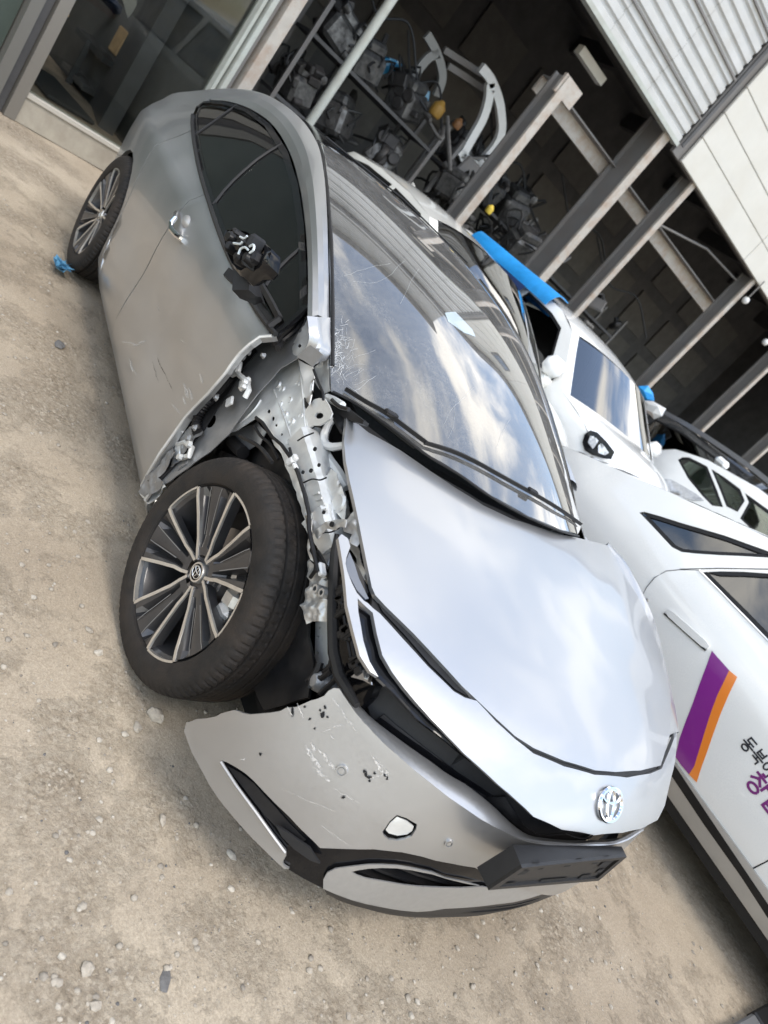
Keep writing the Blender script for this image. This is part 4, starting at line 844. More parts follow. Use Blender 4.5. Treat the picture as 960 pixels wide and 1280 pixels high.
# beads, holes and seams on the bare steel
def ln3(name, pts, r, m, y0=None, S=None):
    mb = MB(); Q = spline([(S.hit(*p) if S else at(*p, 1, y0)) for p in pts], 14); mb.tube(Q, r, 6); return mb.build(name, M[m], PR)
for pts in ([(342, 487), (352, 512), (362, 540), (368, 560)], [(318, 497), (326, 478), (346, 460), (368, 446)], [(298, 524), (312, 501), (330, 479)], [(372, 452), (377, 480), (380, 510), (382, 538)], [(300, 530), (318, 512), (326, 500)]): ln3('panel_bead', pts, .0035, 'bare', S=PY78)
for pts in ([(378, 604), (390, 599), (400, 600), (408, 597)], [(372, 551), (380, 546), (392, 541)], [(396, 672), (404, 666), (414, 665), (424, 660)]): ln3('panel_seam', pts, .0022, 'void', y0=-.775)
for c, r in (((388, 588), .006), ((398, 581), .005), ((414, 655), .007), ((393, 561), .006), ((378, 590), .005), ((404, 640), .005), ((374, 432), .005), ((358, 424), .006)):
    q = at(*c, 1, -.79); mb = MB(); mb.lathe([(0, 0), (r, 0), (r, .004)], 10, c=q); mb.build('bolt_hole', M['void'], PR)
for c, r in (((305, 447), .008), ((312, 441), .007), ((271, 497), .009), ((244, 535), .008), ((236, 548), .009), ((330, 445), .007)):
    q = at(*c, 1, -.85); mb = MB(); mb.lathe([(0, -.010), (r*.8, -.010), (r, -.004), (r*1.5, 0)], 8, c=q); mb.build('bolt', M['bare_dark'], PR, ang=20)
for pts, r in (([(300, 452), (290, 466), (280, 478), (268, 490)], .010), ([(236, 530), (228, 540), (222, 552)], .007), ([(300, 545), (312, 551), (326, 560), (340, 578)], .006), ([(318, 533), (326, 545), (338, 556), (348, 574)], .005), ([(398, 690), (404, 700), (410, 712)], .004), ([(415, 500), (424, 508), (436, 512)], .006), ([(392, 462), (398, 478), (404, 492), (404, 500)], .004)): ln3('loose_wire', pts, r, 'black', y0=-.83 if pts[0][0] < 310 else -.765)
crush('pillar_foot', -.845, [(180, 602), (192, 590), (206, 574), (216, 560), (222, 566), (212, 582), (200, 598), (208, 604), (196, 616), (184, 628), (176, 616)], 6, amp=.010, m='bare_dark')
crush('hinge_flange', -.832, [(205, 572), (222, 550), (246, 530), (252, 540), (240, 556), (228, 574), (214, 588)], 8, amp=.010, m='bare_dark')
# lamp housing edge
house = [(411, 676), (416, 668), (422, 667), (428, 690), (429, 712), (433, 745), (436, 768), (442, 792), (450, 818), (456, 835), (464, 844), (472, 850), (471, 858), (463, 872), (456, 878), (447, 886), (440, 872), (430, 860), (421, 845), (415, 820), (413.5, 765), (415, 720), (413, 695)]
PYH = plane_y(-.735, slope=.06)
ps('lamp_housing', PYH, house, 'black_gloss', step=.02, thick=.02, amp=.008, fs=16)
mb = MB(); mb.tube([at(px, py, 1, -.755) for px, py in [(421, 668), (419, 690), (417.5, 717), (416, 765), (417, 815), (424, 845), (434, 862), (446, 882)]], [.006, .012, .014, .014, .014, .014, .013, .008], 8); mb.build('housing_rim', M['black'], PR)
mb = MB(); rnd = random.Random(11)
for i in range(26):
    t = rnd.random(); px = 424+rnd.uniform(-1, 4)+10*t+12*t*t; py = 735+100*t+rnd.uniform(-6, 6)
    mb.box(at(px, py, 1, -.752), (rnd.uniform(.008, .02), .02, rnd.uniform(.01, .05)), Matrix.Rotation(rnd.uniform(.1, .5), 3, 'Y'), bev=.003)
for px in (436, 441, 446): mb.tube([at(px-6, 770, 1, -.752), at(px-2, 800, 1, -.752), at(px+4, 830, 1, -.75)], .004, 6)
mb.build('lamp_clip', M['black'], PR, kind='stuff')
ps('lamp_reflector', plane_y(-.76), [(438, 846), (447, 836), (456, 838), (463, 848), (464, 856), (452, 850)], mat('dark_chrome', (.35, .35, .36), .15, .8), step=.015, amp=.01)
# hinge hardware, wire boot, liner
mb = MB(); mb.tube([hp2 for hp2 in [at(px, py, 1, -.835) for px, py in [(296, 466), (303, 472), (309, 478), (311, 488), (306, 497)]]], .009, 8); mb.box(at(295, 461, 1, -.835), (.05, .02, .045), Matrix.Rotation(.7, 3, 'Y'), bev=.006); mb.box(at(306, 480, 1, -.825), (.04, .02, .05), Matrix.Rotation(.6, 3, 'Y'), bev=.008)
for c in ((308, 478), (306, 484), (303, 446)): mb.lathe([(0, -.012), (.007, -.012), (.009, 0)], 8, c=at(*c, 1, -.845))
mb.build('door_hinge', M['bare'], PR)
mb = MB(); mb.tube([at(px, py, 1, -.835) for px, py in [(217, 552), (224, 556), (232, 553), (240, 560), (236, 570), (228, 572)]], .010, 8); mb.box(at(225, 562, 1, -.83), (.06, .02, .05), Matrix.Rotation(.7, 3, 'Y'), bev=.006)
for c in ((219, 549), (228, 538), (238, 556), (226, 572)): mb.lathe([(0, -.012), (.010, -.012), (.013, 0)], 8, c=at(*c, 1, -.845))
mb.build('door_hinge', M['bare'], PR)
pts = spline([at(px, py, 1, -.835) for px, py in [(288, 472), (272, 492), (262, 500), (254, 510), (248, 520), (245, 532), (247, 541)]], 40)
mb = MB(); mb.tube(pts, [.012 if i < 16 else (.017 if i % 2 else .012) for i in range(40)], 10); mb.build('wire_boot', M['black'], PR)
ps('pillar_foot', plane_y(-.825, amp=.012, fs=14), [(182, 600), (205, 575), (222, 558), (240, 562), (232, 580), (210, 602), (192, 612)], 'bare_dark', step=.02)
ps('pillar_foot', plane_y(-.84, amp=.02, fs=26), [(176, 606), (190, 606), (200, 600), (207, 608), (196, 622), (186, 630), (178, 622)], 'bare', step=.012)
ps('wheel_liner', plane_y(-.79, slope=-.12, amp=.01), [(206, 604), (262, 556), (300, 573), (292, 584), (270, 585), (240, 592), (215, 610)], 'black', step=.03, thick=.01)
ps('wheel_liner', plane_y(-.70, amp=.03, fs=9), [(255, 560), (290, 540), (312, 528), (322, 523), (335, 545), (350, 570), (365, 602), (378, 640), (388, 672), (380, 700), (392, 720), (385, 780), (392, 830), (385, 872), (330, 888), (300, 800), (280, 700)], 'black', step=.04, thick=.01)
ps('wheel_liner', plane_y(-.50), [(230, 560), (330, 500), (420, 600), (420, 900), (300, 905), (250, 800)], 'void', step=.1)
ps('strut_tower', plane_y(-.73, amp=.02, fs=12), [(286, 545), (305, 534), (322, 526), (333, 540), (325, 556), (312, 562), (296, 556)], 'bare_dark', step=.02)
mb = MB(); mb.tube([at(px, py, 1, -.74) for px, py in [(290, 552), (297, 560), (304, 566)]], .022, 8); mb.build('strut_hose', M['black'], PR); mb = MB(); mb.lathe([(0, -.02), (.012, -.018), (.016, 0)], 10, c=at(307, 581, 1, -.76)); mb.build('strut_bolt', M['black'], PR); mb = MB(); mb.lathe([(0, -.02), (.012, -.018), (.016, 0)], 10, c=at(326, 588, 1, -.72)); mb.build('strut_bolt', M['black'], PR)

# ---- wheels ---------------------------------------------------------------------------
def make_wheel(parent, loc, steer=0., camber=0., side=-1):
    wl = bpy.data.objects.new('wheel', None); COL.objects.link(wl); wl.parent = parent; wl.empty_display_size = .1
    base = origin_of(parent); wl.location = Vector(loc)-base
    wl.rotation_euler = (camber, 0, steer if side < 0 else math.pi+steer)
    return wl
WC_ = {}
def wheel_mesh():
    n = 320
    prof = [(.249, -.086, 0), (.2535, -.094, 0), (.262, -.0985, 0), (.282, -.101, 0), (.300, -.100, 0), (.314, -.097, 0), (.324, -.092, 1), (.332, -.085, 1), (.338, -.075, 1), (.3405, -.066, 1), (.3405, -.060, 2), (.333, -.058, 0), (.333, -.052, 0), (.342, -.050, 0), (.3425, -.030, 2), (.3425, -.024, 0), (.335, -.022, 0), (.335, -.015, 0), (.343, -.013, 0), (.343, .013, 0), (.335, .015, 0), (.335, .022, 0), (.3425, .024, 0), (.342, .050, 0), (.333, .052, 0), (.333, .058, 0), (.3405, .060, 0), (.338, .076, 0), (.325, .095, 0), (.30, .104, 0), (.26, .10, 0), (.246, .08, 0)]
    V = []; F = []; m = len(prof)
    for j in range(n):
        a = 2*math.pi*j/n
        for r, h, kind in prof:
            if kind == 1 and j % 4 == 0: r -= .0045
            if kind == 2 and j % 4 == 1: r -= .005
            V.append((-r*math.cos(a), h, r*math.sin(a)))
    for j in range(n):
        j2 = (j+1) % n
        for i in range(m-1): F.append((j*m+i, j*m+i+1, j2*m+i+1, j2*m+i))
    WC_['tyre'] = obj('tyre', V, F, M['rubber'], None, recalc=True, ang=24)
    mb = MB(); mb.lathe([(.2525, -.094), (.254, -.088), (.246, -.080), (.236, -.074), (.228, -.050), (.222, .0), (.222, .07), (.10, .075)], 64)
    mb.V = [Vector((-v.x, v.y, v.z)) for v in mb.V]; WC_['rim'] = mb.build('rim', M['wheel_dark'], None)
    def pol(r, ph, y): return Vector((-r*math.cos(R_(ph)), y, r*math.sin(R_(ph))))
    def yf(r): return -.064-.027*min(1, max(0, (r-.05)/.17))
    # fan panel between two windows: rows of radius, columns of angle
    mb = MB(); rows = [.048, .07, .10, .13, .16, .19, .215, .238]; cols = 15; V = []; F = []
    for r in rows:
        half = lin(r, [(.048, 36), (.07, 27), (.10, 22), (.16, 21), (.238, 21)])
        for c_ in range(cols):
            u = -1+2*c_/(cols-1); dip = 0.
            if .085 < r < .235: dip = {2: .004, 3: .030, 4: .030, 5: .004, 6: .002, 7: .002, 8: .002, 9: .004, 10: .030, 11: .030, 12: .004}.get(c_, .0 if c_ in (0, 1, 13, 14) else .005)
            V.append(pol(r, 53+u*half, yf(r)+dip))
    nr = len(rows)
    for i in range(nr-1):
        for c_ in range(cols-1): F.append((i*cols+c_, i*cols+c_+1, (i+1)*cols+c_+1, (i+1)*cols+c_))
    fm = [2 if (c_ in (3, 10) and 1 < i < nr-1) else 0 for i in range(nr-1) for c_ in range(cols-1)]
    n0 = len(V)
    for i in range(nr):
        for c_ in (0, cols-1): V.append(V[i*cols+c_]+Vector((0, .035, 0)))
    for i in range(nr-1):
        F.append((i*cols, (i+1)*cols, n0+2*(i+1), n0+2*i)); F.append((i*cols+cols-1, (i+1)*cols+cols-1, n0+2*(i+1)+1, n0+2*i+1))
    mb.add(V, F, 0); mb.mi[-len(F):] = fm+[0]*(len(F)-len(fm))
    for u_ in (-.285, .285):
        Vv = []; Ff = []
        for r in (.105, .13, .16, .19, .215, .236):
            ph = 53+u_*lin(r, [(.10, 22), (.16, 21), (.238, 21)]); dp = math.degrees(.0013/r); Vv += [pol(r, ph-dp, yf(r)-.001), pol(r, ph+dp, yf(r)-.001)]
        for i in range(5): Ff.append((2*i, 2*i+1, 2*i+3, 2*i+2))
        mb.add(Vv, Ff, 3)
    for s_ in (-1, 1):
        Q = []
        for r in [.040]+rows[1:]+[.243]:
            half = lin(r, [(.040, 33), (.07, 27), (.10, 22), (.16, 21), (.243, 21)]); Q.append((r, 53+s_*half))
        Vv = []; Ff = []
        for r, ph in Q:
            dphi = math.degrees(.0048/r)*(1 if r > .06 else .9)
            Vv += [pol(r, ph-dphi*(.4 if s_ < 0 else 1.6), yf(r)-.0025), pol(r, ph+dphi*(1.6 if s_ < 0 else .4), yf(r)-.0025), pol(r, ph-dphi*(.4 if s_ < 0 else 1.6), yf(r)+.004), pol(r, ph+dphi*(1.6 if s_ < 0 else .4), yf(r)+.004)]
        for i in range(len(Q)-1):
            Ff += [(4*i, 4*i+1, 4*i+5, 4*i+4), (4*i, 4*i+4, 4*i+6, 4*i+2), (4*i+1, 4*i+3, 4*i+7, 4*i+5)]
        mb.add(Vv, Ff, 1)
    Vv = []; Ff = []
    for i in range(9):
        ph = 53+21+30*i/8
        Vv += [pol(.240, ph, yf(.24)-.0025), pol(.2475, ph, yf(.24)-.0025), pol(.240, ph, yf(.24)+.01)]
    for i in range(8): Ff += [(3*i, 3*i+1, 3*i+4, 3*i+3), (3*i, 3*i+3, 3*i+5, 3*i+2)]
    mb.add(Vv, Ff, 1)
    WC_['spoke'] = mb.build('spoke', [M['wheel_dark'], M['machined'], M['void'], M['bare_dark']], None, ang=25)
    mb = MB(); mb.lathe([(0, -.052), (.045, -.052), (.062, -.040), (.068, -.02), (.068, .02)], 30); WC_['hub'] = mb.build('hub', M['wheel_dark'], None)
    mb = MB(); mb.lathe([(0, -.066), (.022, -.066), (.024, -.064)], 28, k=0); mb.lathe([(.024, -.0675), (.029, -.0675), (.031, -.062), (.031, -.05)], 28, k=1)
    def ov(c, a, b): return [Vector((-(c[0]+a*math.cos(6.2832*i/24)), -.0675, c[1]+b*math.sin(6.2832*i/24))) for i in range(25)]
    for c, a, b in (((0, 0), .006, .0165), ((0, .008), .017, .007), ((0, 0), .021, .0165)): mb.tube(ov(c, a, b), .0014, 5, k=1, cap=False)
    WC_['cap'] = mb.build('hub_cap', [M['black_gloss'], M['machined']], None)
    mb = MB(); mb.lathe([(0, -.062), (.008, -.062), (.010, -.058), (.0105, -.035), (.015, -.034)], 6); WC_['nut'] = mb.build('lug_nut', M['brake'], None, ang=20)
    mb = MB(); mb.lathe([(.06, -.03), (.075, -.028), (.08, .005), (.15, .006), (.15, .022), (.08, .022)], 40); WC_['disc'] = mb.build('brake_disc', M['brake'], None)
    mb = MB()
    for a in range(-38, 39, 19):
        mb.box(Vector((-.150*math.cos(R_(a)), -.015, .150*math.sin(R_(a)))), (.06, .07, .055), Matrix.Rotation(R_(a), 3, 'Y'), bev=.012)
    WC_['caliper'] = mb.build('brake_caliper', mat('cast_alloy_caliper', (.52, .51, .49), .35, .7, noise=.3, nscale=20), None)
    for o in WC_.values(): COL.objects.unlink(o)
wheel_mesh()
def wheel(parent, loc, steer=0., camber=0., side=-1, spin=0., cal=20, rust=True):
    wl = make_wheel(parent, loc, steer, camber, side)
    def put(kname, rot=0.):
        o = bpy.data.objects.new(WC_[kname].name.split('.')[0], WC_[kname].data); COL.objects.link(o); o.parent = wl; o.rotation_euler = (0, R_(rot), 0); o.scale = (1.028, 1, 1.028) if kname == 'spoke' else (1, 1, 1); return o
    put('tyre'); put('rim'); put('hub'); put('cap', spin); put('disc')
    c = put('caliper', cal)
    for i in range(5): put('spoke', spin+72*i)
    for i in range(5):
        n = put('nut', spin+72*i+17)
        a = R_(17+72*i+spin-0); n.location = (-.050*math.cos(a), 0, .050*math.sin(a)); n.rotation_euler = (0, 0, 0)
    return wl
wheel(PR, (0.005+.0, -.873+.092, .329), steer=.085, camber=-.071, side=-1, cal=178)
wheel(PR, (AX-.01, -.80, .337), side=-1, spin=-10, cal=150)
wheel(PR, (0, .79, .337), side=1); wheel(PR, (AX, .80, .337), side=1, spin=20)

# ---- inside and underneath ----------------------------------------------------------
mb = MB(); mb.box((-1.5, 0, .26), (4.0, 1.30, .10)); mb.box((-2.95, 0, .42), (1.3, 1.05, .35)); mb.box((.25, 0, .42), (1.0, .95, .45)); mb.box((.25, 0, .68), (.8, 1.0, .12)); mb.build('underbody', M['void'], PR)  # unseen dark boxes, added to block light under the car
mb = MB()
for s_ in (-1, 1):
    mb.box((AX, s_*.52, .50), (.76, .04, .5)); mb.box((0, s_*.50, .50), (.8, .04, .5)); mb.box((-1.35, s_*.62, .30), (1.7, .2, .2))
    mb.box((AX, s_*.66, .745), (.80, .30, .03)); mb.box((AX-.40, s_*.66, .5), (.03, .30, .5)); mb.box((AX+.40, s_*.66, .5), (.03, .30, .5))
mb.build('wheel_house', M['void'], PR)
mb = MB(); mb.box((-.50, 0, .80), (.42, 1.30, .16), bev=.05); mb.box((-.55, .38, .92), (.22, .40, .07), bev=.03); mb.build('dashboard', M['seat'], PR)
mb = MB()
for i in range(24):
    a = 6.2832*i/24
mb.tube([(-.83+.06*math.sin(6.2832*i/28), .38+.18*math.cos(6.2832*i/28), .90+.17*math.sin(6.2832*i/28)) for i in range(29)], .014, 8, cap=False); mb.box((-.80, .38, .89), (.05, .30, .05), bev=.015); mb.build('steering_wheel', M['black'], PR)
for nm, x, y, wd in (('front_seat', -1.35, .38, .50), ('front_seat', -1.35, -.38, .50), ('rear_seat', -2.25, 0, 1.2)):
    mb = MB(); mb.box((x+.05, y, .52), (.50, wd, .16), bev=.05); mb.box((x-.28, y, .85), (.14, wd, .62), Matrix.Rotation(-.28, 3, 'Y'), bev=.06)
    for yy in ([y] if wd < 1 else [-.4, .4]): mb.box((x-.42, yy, 1.20), (.09, .26, .17), Matrix.Rotation(-.2, 3, 'Y'), bev=.04)
    mb.build(nm, M['seat'], PR)
# tail
mb = MB()
tail = [[Vector((-3.66+.10*abs(t)**2.5-dx, .62*t, z)) for t in [i/6-1 for i in range(13)]] for z, dx in ((.97, 0), (.88, .02), (.70, .02), (.55, .05), (.30, .0))]
patch('rear_bumper', tail, 26, 16, M['silver'], PR)
mb = MB(); mb.bar([(-3.69+.10*abs(t)**2.5, .62*t, .90) for t in [i/6-1 for i in range(13)]], .03, .05); mb.build('tail_lamp', mat('red_lamp', (.35, .02, .02), .15, coat=1), PR)

# ================================================================== ground
def ground_mat():
    m = bpy.data.materials.new('packed_dirt'); m.use_nodes = True
    nt = m.node_tree; N = nt.nodes; L = nt.links; b = N['Principled BSDF']
    tc = N.new('ShaderNodeTexCoord')
    def noise(s, d=8, r=.6, dist=0.):
        n = N.new('ShaderNodeTexNoise'); n.inputs['Scale'].default_value = s; n.inputs['Detail'].default_value = d; n.inputs['Roughness'].default_value = r; n.inputs['Distortion'].default_value = dist
        L.new(tc.outputs['Object'], n.inputs['Vector']); return n.outputs[0]
    def ramp(src, a, b_, c0, c1):
        r = N.new('ShaderNodeValToRGB'); L.new(src, r.inputs[0]); r.color_ramp.elements[0].position = a; r.color_ramp.elements[1].position = b_
        r.color_ramp.elements[0].color = (*c0, 1); r.color_ramp.elements[1].color = (*c1, 1); return r.outputs[0]
    def mix(f, a, b_, mode='MIX'):
        x = N.new('ShaderNodeMix'); x.data_type = 'RGBA'; x.blend_type = mode
        if isinstance(f, float): x.inputs[0].default_value = f
        else: L.new(f, x.inputs[0])
        L.new(a, x.inputs[6]); L.new(b_, x.inputs[7]); return x.outputs[2]
    base = ramp(noise(1.3, 6), .35, .68, (.42, .36, .285), (.53, .465, .375))
    sand = ramp(noise(170, 4, .8), .3, .7, (.66, .65, .63), (1.16, 1.15, 1.13))
    c = mix(1.0, base, sand, 'MULTIPLY')
    def voro(sc, feat='F1'):
        v = N.new('ShaderNodeTexVoronoi'); v.feature = feat; v.inputs['Scale'].default_value = sc
        d = N.new('ShaderNodeVectorMath'); d.operation = 'ADD'; nn = N.new('ShaderNodeTexNoise'); nn.inputs['Scale'].default_value = sc*.8; L.new(tc.outputs['Object'], nn.inputs['Vector'])
        sc_ = N.new('ShaderNodeVectorMath'); sc_.operation = 'SCALE'; sc_.inputs['Scale'].default_value = .6/sc; L.new(nn.outputs['Color'], sc_.inputs[0]); L.new(tc.outputs['Object'], d.inputs[0]); L.new(sc_.outputs[0], d.inputs[1]); L.new(d.outputs[0], v.inputs['Vector']); return v
    va = voro(58); vb = voro(130)
    rough_m = ramp(noise(2.4, 10, .74), .49, .66, (0.10, 0.10, 0.10), (1, 1, 1))
    agg = ramp(va.outputs['Color'], .1, .9, (.39, .332, .258), (.58, .52, .435)); agg2 = ramp(vb.outputs['Color'], .1, .9, (.62, .60, .58), (1.25, 1.24, 1.22))
    agg = mix(1.0, agg, agg2, 'MULTIPLY')
    edge = ramp(va.outputs['Distance'], .35, .75, (1, 1, 1), (.66, .63, .59)); agg = mix(.8, agg, mix(1.0, agg, edge, 'MULTIPLY'))
    c = mix(rough_m, c, agg)
    pit = ramp(noise(34, 8, .8), .60, .72, (0, 0, 0), (.6, .6, .6)); pm = N.new('ShaderNodeMath'); pm.operation = 'MULTIPLY'; L.new(pit, pm.inputs[0]); L.new(rough_m, pm.inputs[1])
    dkc = N.new('ShaderNodeRGB'); dkc.outputs[0].default_value = (.17, .14, .11, 1)
    c = mix(pm.outputs[0], c, dkc.outputs[0])
    vc = voro(1.1, 'DISTANCE_TO_EDGE'); crk = ramp(vc.outputs['Distance'], .001, .006, (.7, .68, .65), (1, 1, 1)); c = mix(.15, c, mix(1.0, c, crk, 'MULTIPLY'))
    stain = ramp(noise(.55, 5, .6), .40, .62, (.78, .75, .71), (.98, .96, .93))
    c = mix(1.0, c, stain, 'MULTIPLY')
    L.new(c, b.inputs['Base Color']); b.inputs['Roughness'].default_value = .95; b.inputs['Specular IOR Level'].default_value = .15
    def mth(op, a, b_):
        q = N.new('ShaderNodeMath'); q.operation = op
        for k_, v in enumerate((a, b_)):
            if isinstance(v, float): q.inputs[k_].default_value = v
            else: L.new(v, q.inputs[k_])
        return q.outputs[0]
    fine = noise(120, 8, .8); med = noise(24, 9, .75)
    hr = mth('ADD', mth('MULTIPLY', mth('SUBTRACT', 1.0, va.outputs['Distance']), 1.0), mth('MULTIPLY', med, 2.6))
    hr = mth('ADD', mth('MULTIPLY', hr, rough_m), mth('ADD', mth('MULTIPLY', fine, .45), mth('MULTIPLY', med, .7)))
    class _H: outputs = [hr]
    h1 = _H
    bp = N.new('ShaderNodeBump'); bp.inputs['Strength'].default_value = .8; bp.inputs['Distance'].default_value = .009; L.new(h1.outputs[0], bp.inputs['Height']); L.new(bp.outputs[0], b.inputs['Normal'])
    return m
GM = ground_mat()
def gz(x, y):
    r = math.hypot(x-.6, y+.6)
    f = max(0, min(1, (7-r)/3))
    v = Vector((x, y, 0))
    return f*(.012*_noise.noise(v*1.6)+.006*_noise.noise(v*5)+.004*abs(_noise.noise(v*13))+.0025*_noise.noise(v*31)) - .006
def axis_coords(lo, hi, step, far):
    a = []; v = lo
    while v <= hi: a.append(v); v += step
    s_ = step; l = [lo]; h = [a[-1]]
    while l[-1] > -far: s_ *= 1.5; l.append(l[-1]-s_)
    s_ = step
    while h[-1] < far: s_ *= 1.5; h.append(h[-1]+s_)
    return l[1:][::-1]+a+h[1:]
gxs = axis_coords(-3.2, 2.0, .025, 400); gys = axis_coords(-3.4, 1.9, .025, 400)
V = [(x, y, gz(x, y)) for y in gys for x in gxs]; nx = len(gxs)
F = [(j*nx+i, j*nx+i+1, (j+1)*nx+i+1, (j+1)*nx+i) for j in range(len(gys)-1) for i in range(nx-1)]
go = obj('ground', V, F, GM, smooth=False); go['kind'] = 'structure'
for p in go.data.polygons: p.use_smooth = True
stone_m = [mat('stone_'+str(i), c, .9, noise=.3, nscale=40, bump=.4, bscale=70) for i, c in enumerate([(.34, .30, .245), (.40, .36, .30), (.25, .22, .18), (.12, .115, .11)])]
def stone_geo(c, r, rn, sq=(1, 1, .6)):
    a = [(-.5257, 0, .8507), (.5257, 0, .8507), (-.5257, 0, -.8507), (.5257, 0, -.8507), (0, .8507, .5257), (0, .8507, -.5257), (0, -.8507, .5257), (0, -.8507, -.5257), (.8507, .5257, 0), (-.8507, .5257, 0), (.8507, -.5257, 0), (-.8507, -.5257, 0)]
    f = [(0, 4, 1), (0, 9, 4), (9, 5, 4), (4, 5, 8), (4, 8, 1), (8, 10, 1), (8, 3, 10), (5, 3, 8), (5, 2, 3), (2, 7, 3), (7, 10, 3), (7, 6, 10), (7, 11, 6), (11, 0, 6), (0, 1, 6), (6, 1, 10), (9, 0, 11), (9, 11, 2), (9, 2, 5), (7, 2, 11)]
    R = Matrix.Rotation(rn.uniform(0, 6.28), 3, 'Z')
    return [R @ Vector((x*r*sq[0]*rn.uniform(.7, 1.2), y*r*sq[1]*rn.uniform(.7, 1.2), z*r*sq[2]*rn.uniform(.7, 1.2)))+Vector(c) for x, y, z in a], f
rn = random.Random(21); gv = MB()
for i in range(15000):
    while True:
        x, y = rn.uniform(-3.2, 2.0), rn.uniform(-3.0, 1.6)
        d = math.hypot(x-CO.x, y-CO.y)
        if rn.random() < 1/(1+(d/1.6)**2) + .15: break
    if -.95 < y < .9 and -3.4 < x < .55 and rn.random() < .7: continue
    r = min(.010, .0015*math.exp(rn.expovariate(1.75)))
    v, f = stone_geo((x, y, gz(x, y)+r*.12), r, rn); gv.add(v, f, rn.choice((0, 0, 0, 1, 1, 2, 2, 3) if r < .006 else (0, 0, 0, 1, 2)))
g = gv.build('gravel', stone_m, None, recalc=False, ang=60); g['kind'] = 'stuff'
def rock(px, py, r, sq, k, label, seed):
    c = at(px, py, 2, 0); rr = random.Random(seed); mb = MB(); v, f = stone_geo((0, 0, r*sq[2]*.35), r, rr, sq)
    import bmesh
    bm = bmesh.new(); vs = [bm.verts.new(p) for p in v]; [bm.faces.new([vs[i] for i in t]) for t in f]
    bmesh.ops.subdivide_edges(bm, edges=bm.edges, cuts=2, use_grid_fill=True, smooth=.35)
    for q in bm.verts: q.co += Vector((_noise.noise(q.co*40+Vector((seed, 0, 0))), _noise.noise(q.co*40+Vector((0, seed, 0))), _noise.noise(q.co*40+Vector((0, 0, seed)))))*r*.18
    bm.verts.index_update(); V = [q.co.copy() for q in bm.verts]; F = [tuple(q.index for q in f_.verts) for f_ in bm.faces]; bm.free()
    o = obj('rock', V, F, stone_m[k], None, local=True, ang=40); o.location = (c.x, c.y, gz(c.x, c.y)); tag(o, label, 'rock', 'loose stones on the dirt'); return o
rock(194, 896, .034, (1.0, .8, .6), 0, 'largest pale crumbly rock on the dirt below the bare front wheel', 1)
rock(171, 909, .018, (1, .8, .6), 0, 'small flat tan stone just left of the largest rock by the front wheel', 2)
rock(157, 917, .011, (1, .9, .7), 1, 'tiny pale stone left of the rocks below the front wheel', 3)
rock(124, 816, .015, (1.2, .8, .6), 1, 'pale stone on the dirt left of the front tyre, the lower of two', 4)
rock(112, 787, .014, (1, .8, .5), 0, 'tan stone on the dirt left of the front tyre, the upper of two', 5)
rock(126, 924, .011, (1, .8, .5), 1, 'little pale stone on open dirt lower left of the front wheel', 6)
rock(290, 1068, .016, (.8, 1.2, .5), 1, 'flat pale pebble on dirt beside the torn lower edge of the bumper', 7)
rock(202, 1025, .015, (.8, 1.3, .5), 0, 'long tan stone on dirt in front of the broken bumper corner', 8)
rock(110, 1210, .018, (1, .9, .5), 0, 'broad tan stone at the lower left of the dirt', 9)
rock(120, 1258, .014, (1, .9, .5), 0, 'rounded tan stone at the bottom edge of the dirt, lower left', 10)
rock(207, 1224, .020, (1.5, .7, .25), 3, 'dark grey flat shard on the dirt at the bottom', 11)
rock(76, 430, .030, (1.4, .9, .3), 3, 'dark flat shard on the dirt left of the silver front door', 12)
mb = MB(); rr = random.Random(4); c = at(76, 335, 2, .02)
pts = [c+Vector((rr.uniform(-.10, .10), rr.uniform(-.05, .05), rr.uniform(-.01, .05))) for _ in range(18)]
for i in range(0, 16): mb.add([pts[i], pts[i+1]+Vector((0, .01, .02)), pts[(i+2) % 18], pts[(i+5) % 18]], [(0, 1, 2), (0, 2, 3)])
tag(mb.build('plastic_scrap', mat('blue_plastic', (.10, .27, .42), .35, noise=.4, nscale=30), None, recalc=False), 'crumpled scrap of blue plastic on dirt by the rear tyre', 'scrap')
mb = MB(); mb.box((1.395, 1.12, .022), (.055, .95, .045), bev=.008); st = mb.build('wheel_stop', mat('grey_rubber', (.11, .11, .11), .6), None); tag(st, 'grey and black kerb bar lying on the dirt beside the white crossover', 'wheel stop')
mb = MB(); mb.box((1.395, 2.15, .024), (.065, 1.1, .05), bev=.008); mb.build('end_block', M['black'], st)

# ================================================================== building
wall_d = mat('dark_interior_wall', (.085, .085, .088), .9, noise=.25, nscale=3)  # darkness of the unlit bay is put into the wall colour
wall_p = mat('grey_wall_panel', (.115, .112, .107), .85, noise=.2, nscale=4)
floor_d = mat('dark_bay_floor', (.03, .028, .026), .8, noise=.3, nscale=5)  # floor kept dark so the bay's shade sits in its colour
steel_b = mat('beige_painted_steel', (.36, .335, .30), .6, noise=.12, nscale=8, dirt=(.24, .12, .05), dirt_amt=.5, dscale=7)
steel_w = mat('pale_green_frame', (.36, .38, .35), .5, noise=.1, nscale=10, dirt=(.2, .15, .1), dirt_amt=.3)
steel_g = mat('grey_steel', (.16, .155, .15), .6, noise=.15, nscale=8, dirt=(.10, .07, .05), dirt_amt=.4)
steel_d = mat('dark_steel', (.07, .07, .072), .7, noise=.2, nscale=6)
clad = mat('cream_cladding', (.50, .49, .45), .55, noise=.05, nscale=3, dirt=(.45, .42, .36), dirt_amt=.35, dscale=2)
corr = mat('white_corrugated_steel', (.44, .445, .44), .5, noise=.08, nscale=4, dirt=(.36, .34, .30), dirt_amt=.35, dscale=3)
XF = -6.4
WB = thing('workshop', 'dark open fronted repair workshop with steel posts and cream cladding above', 'building', (XF, 4, 0))
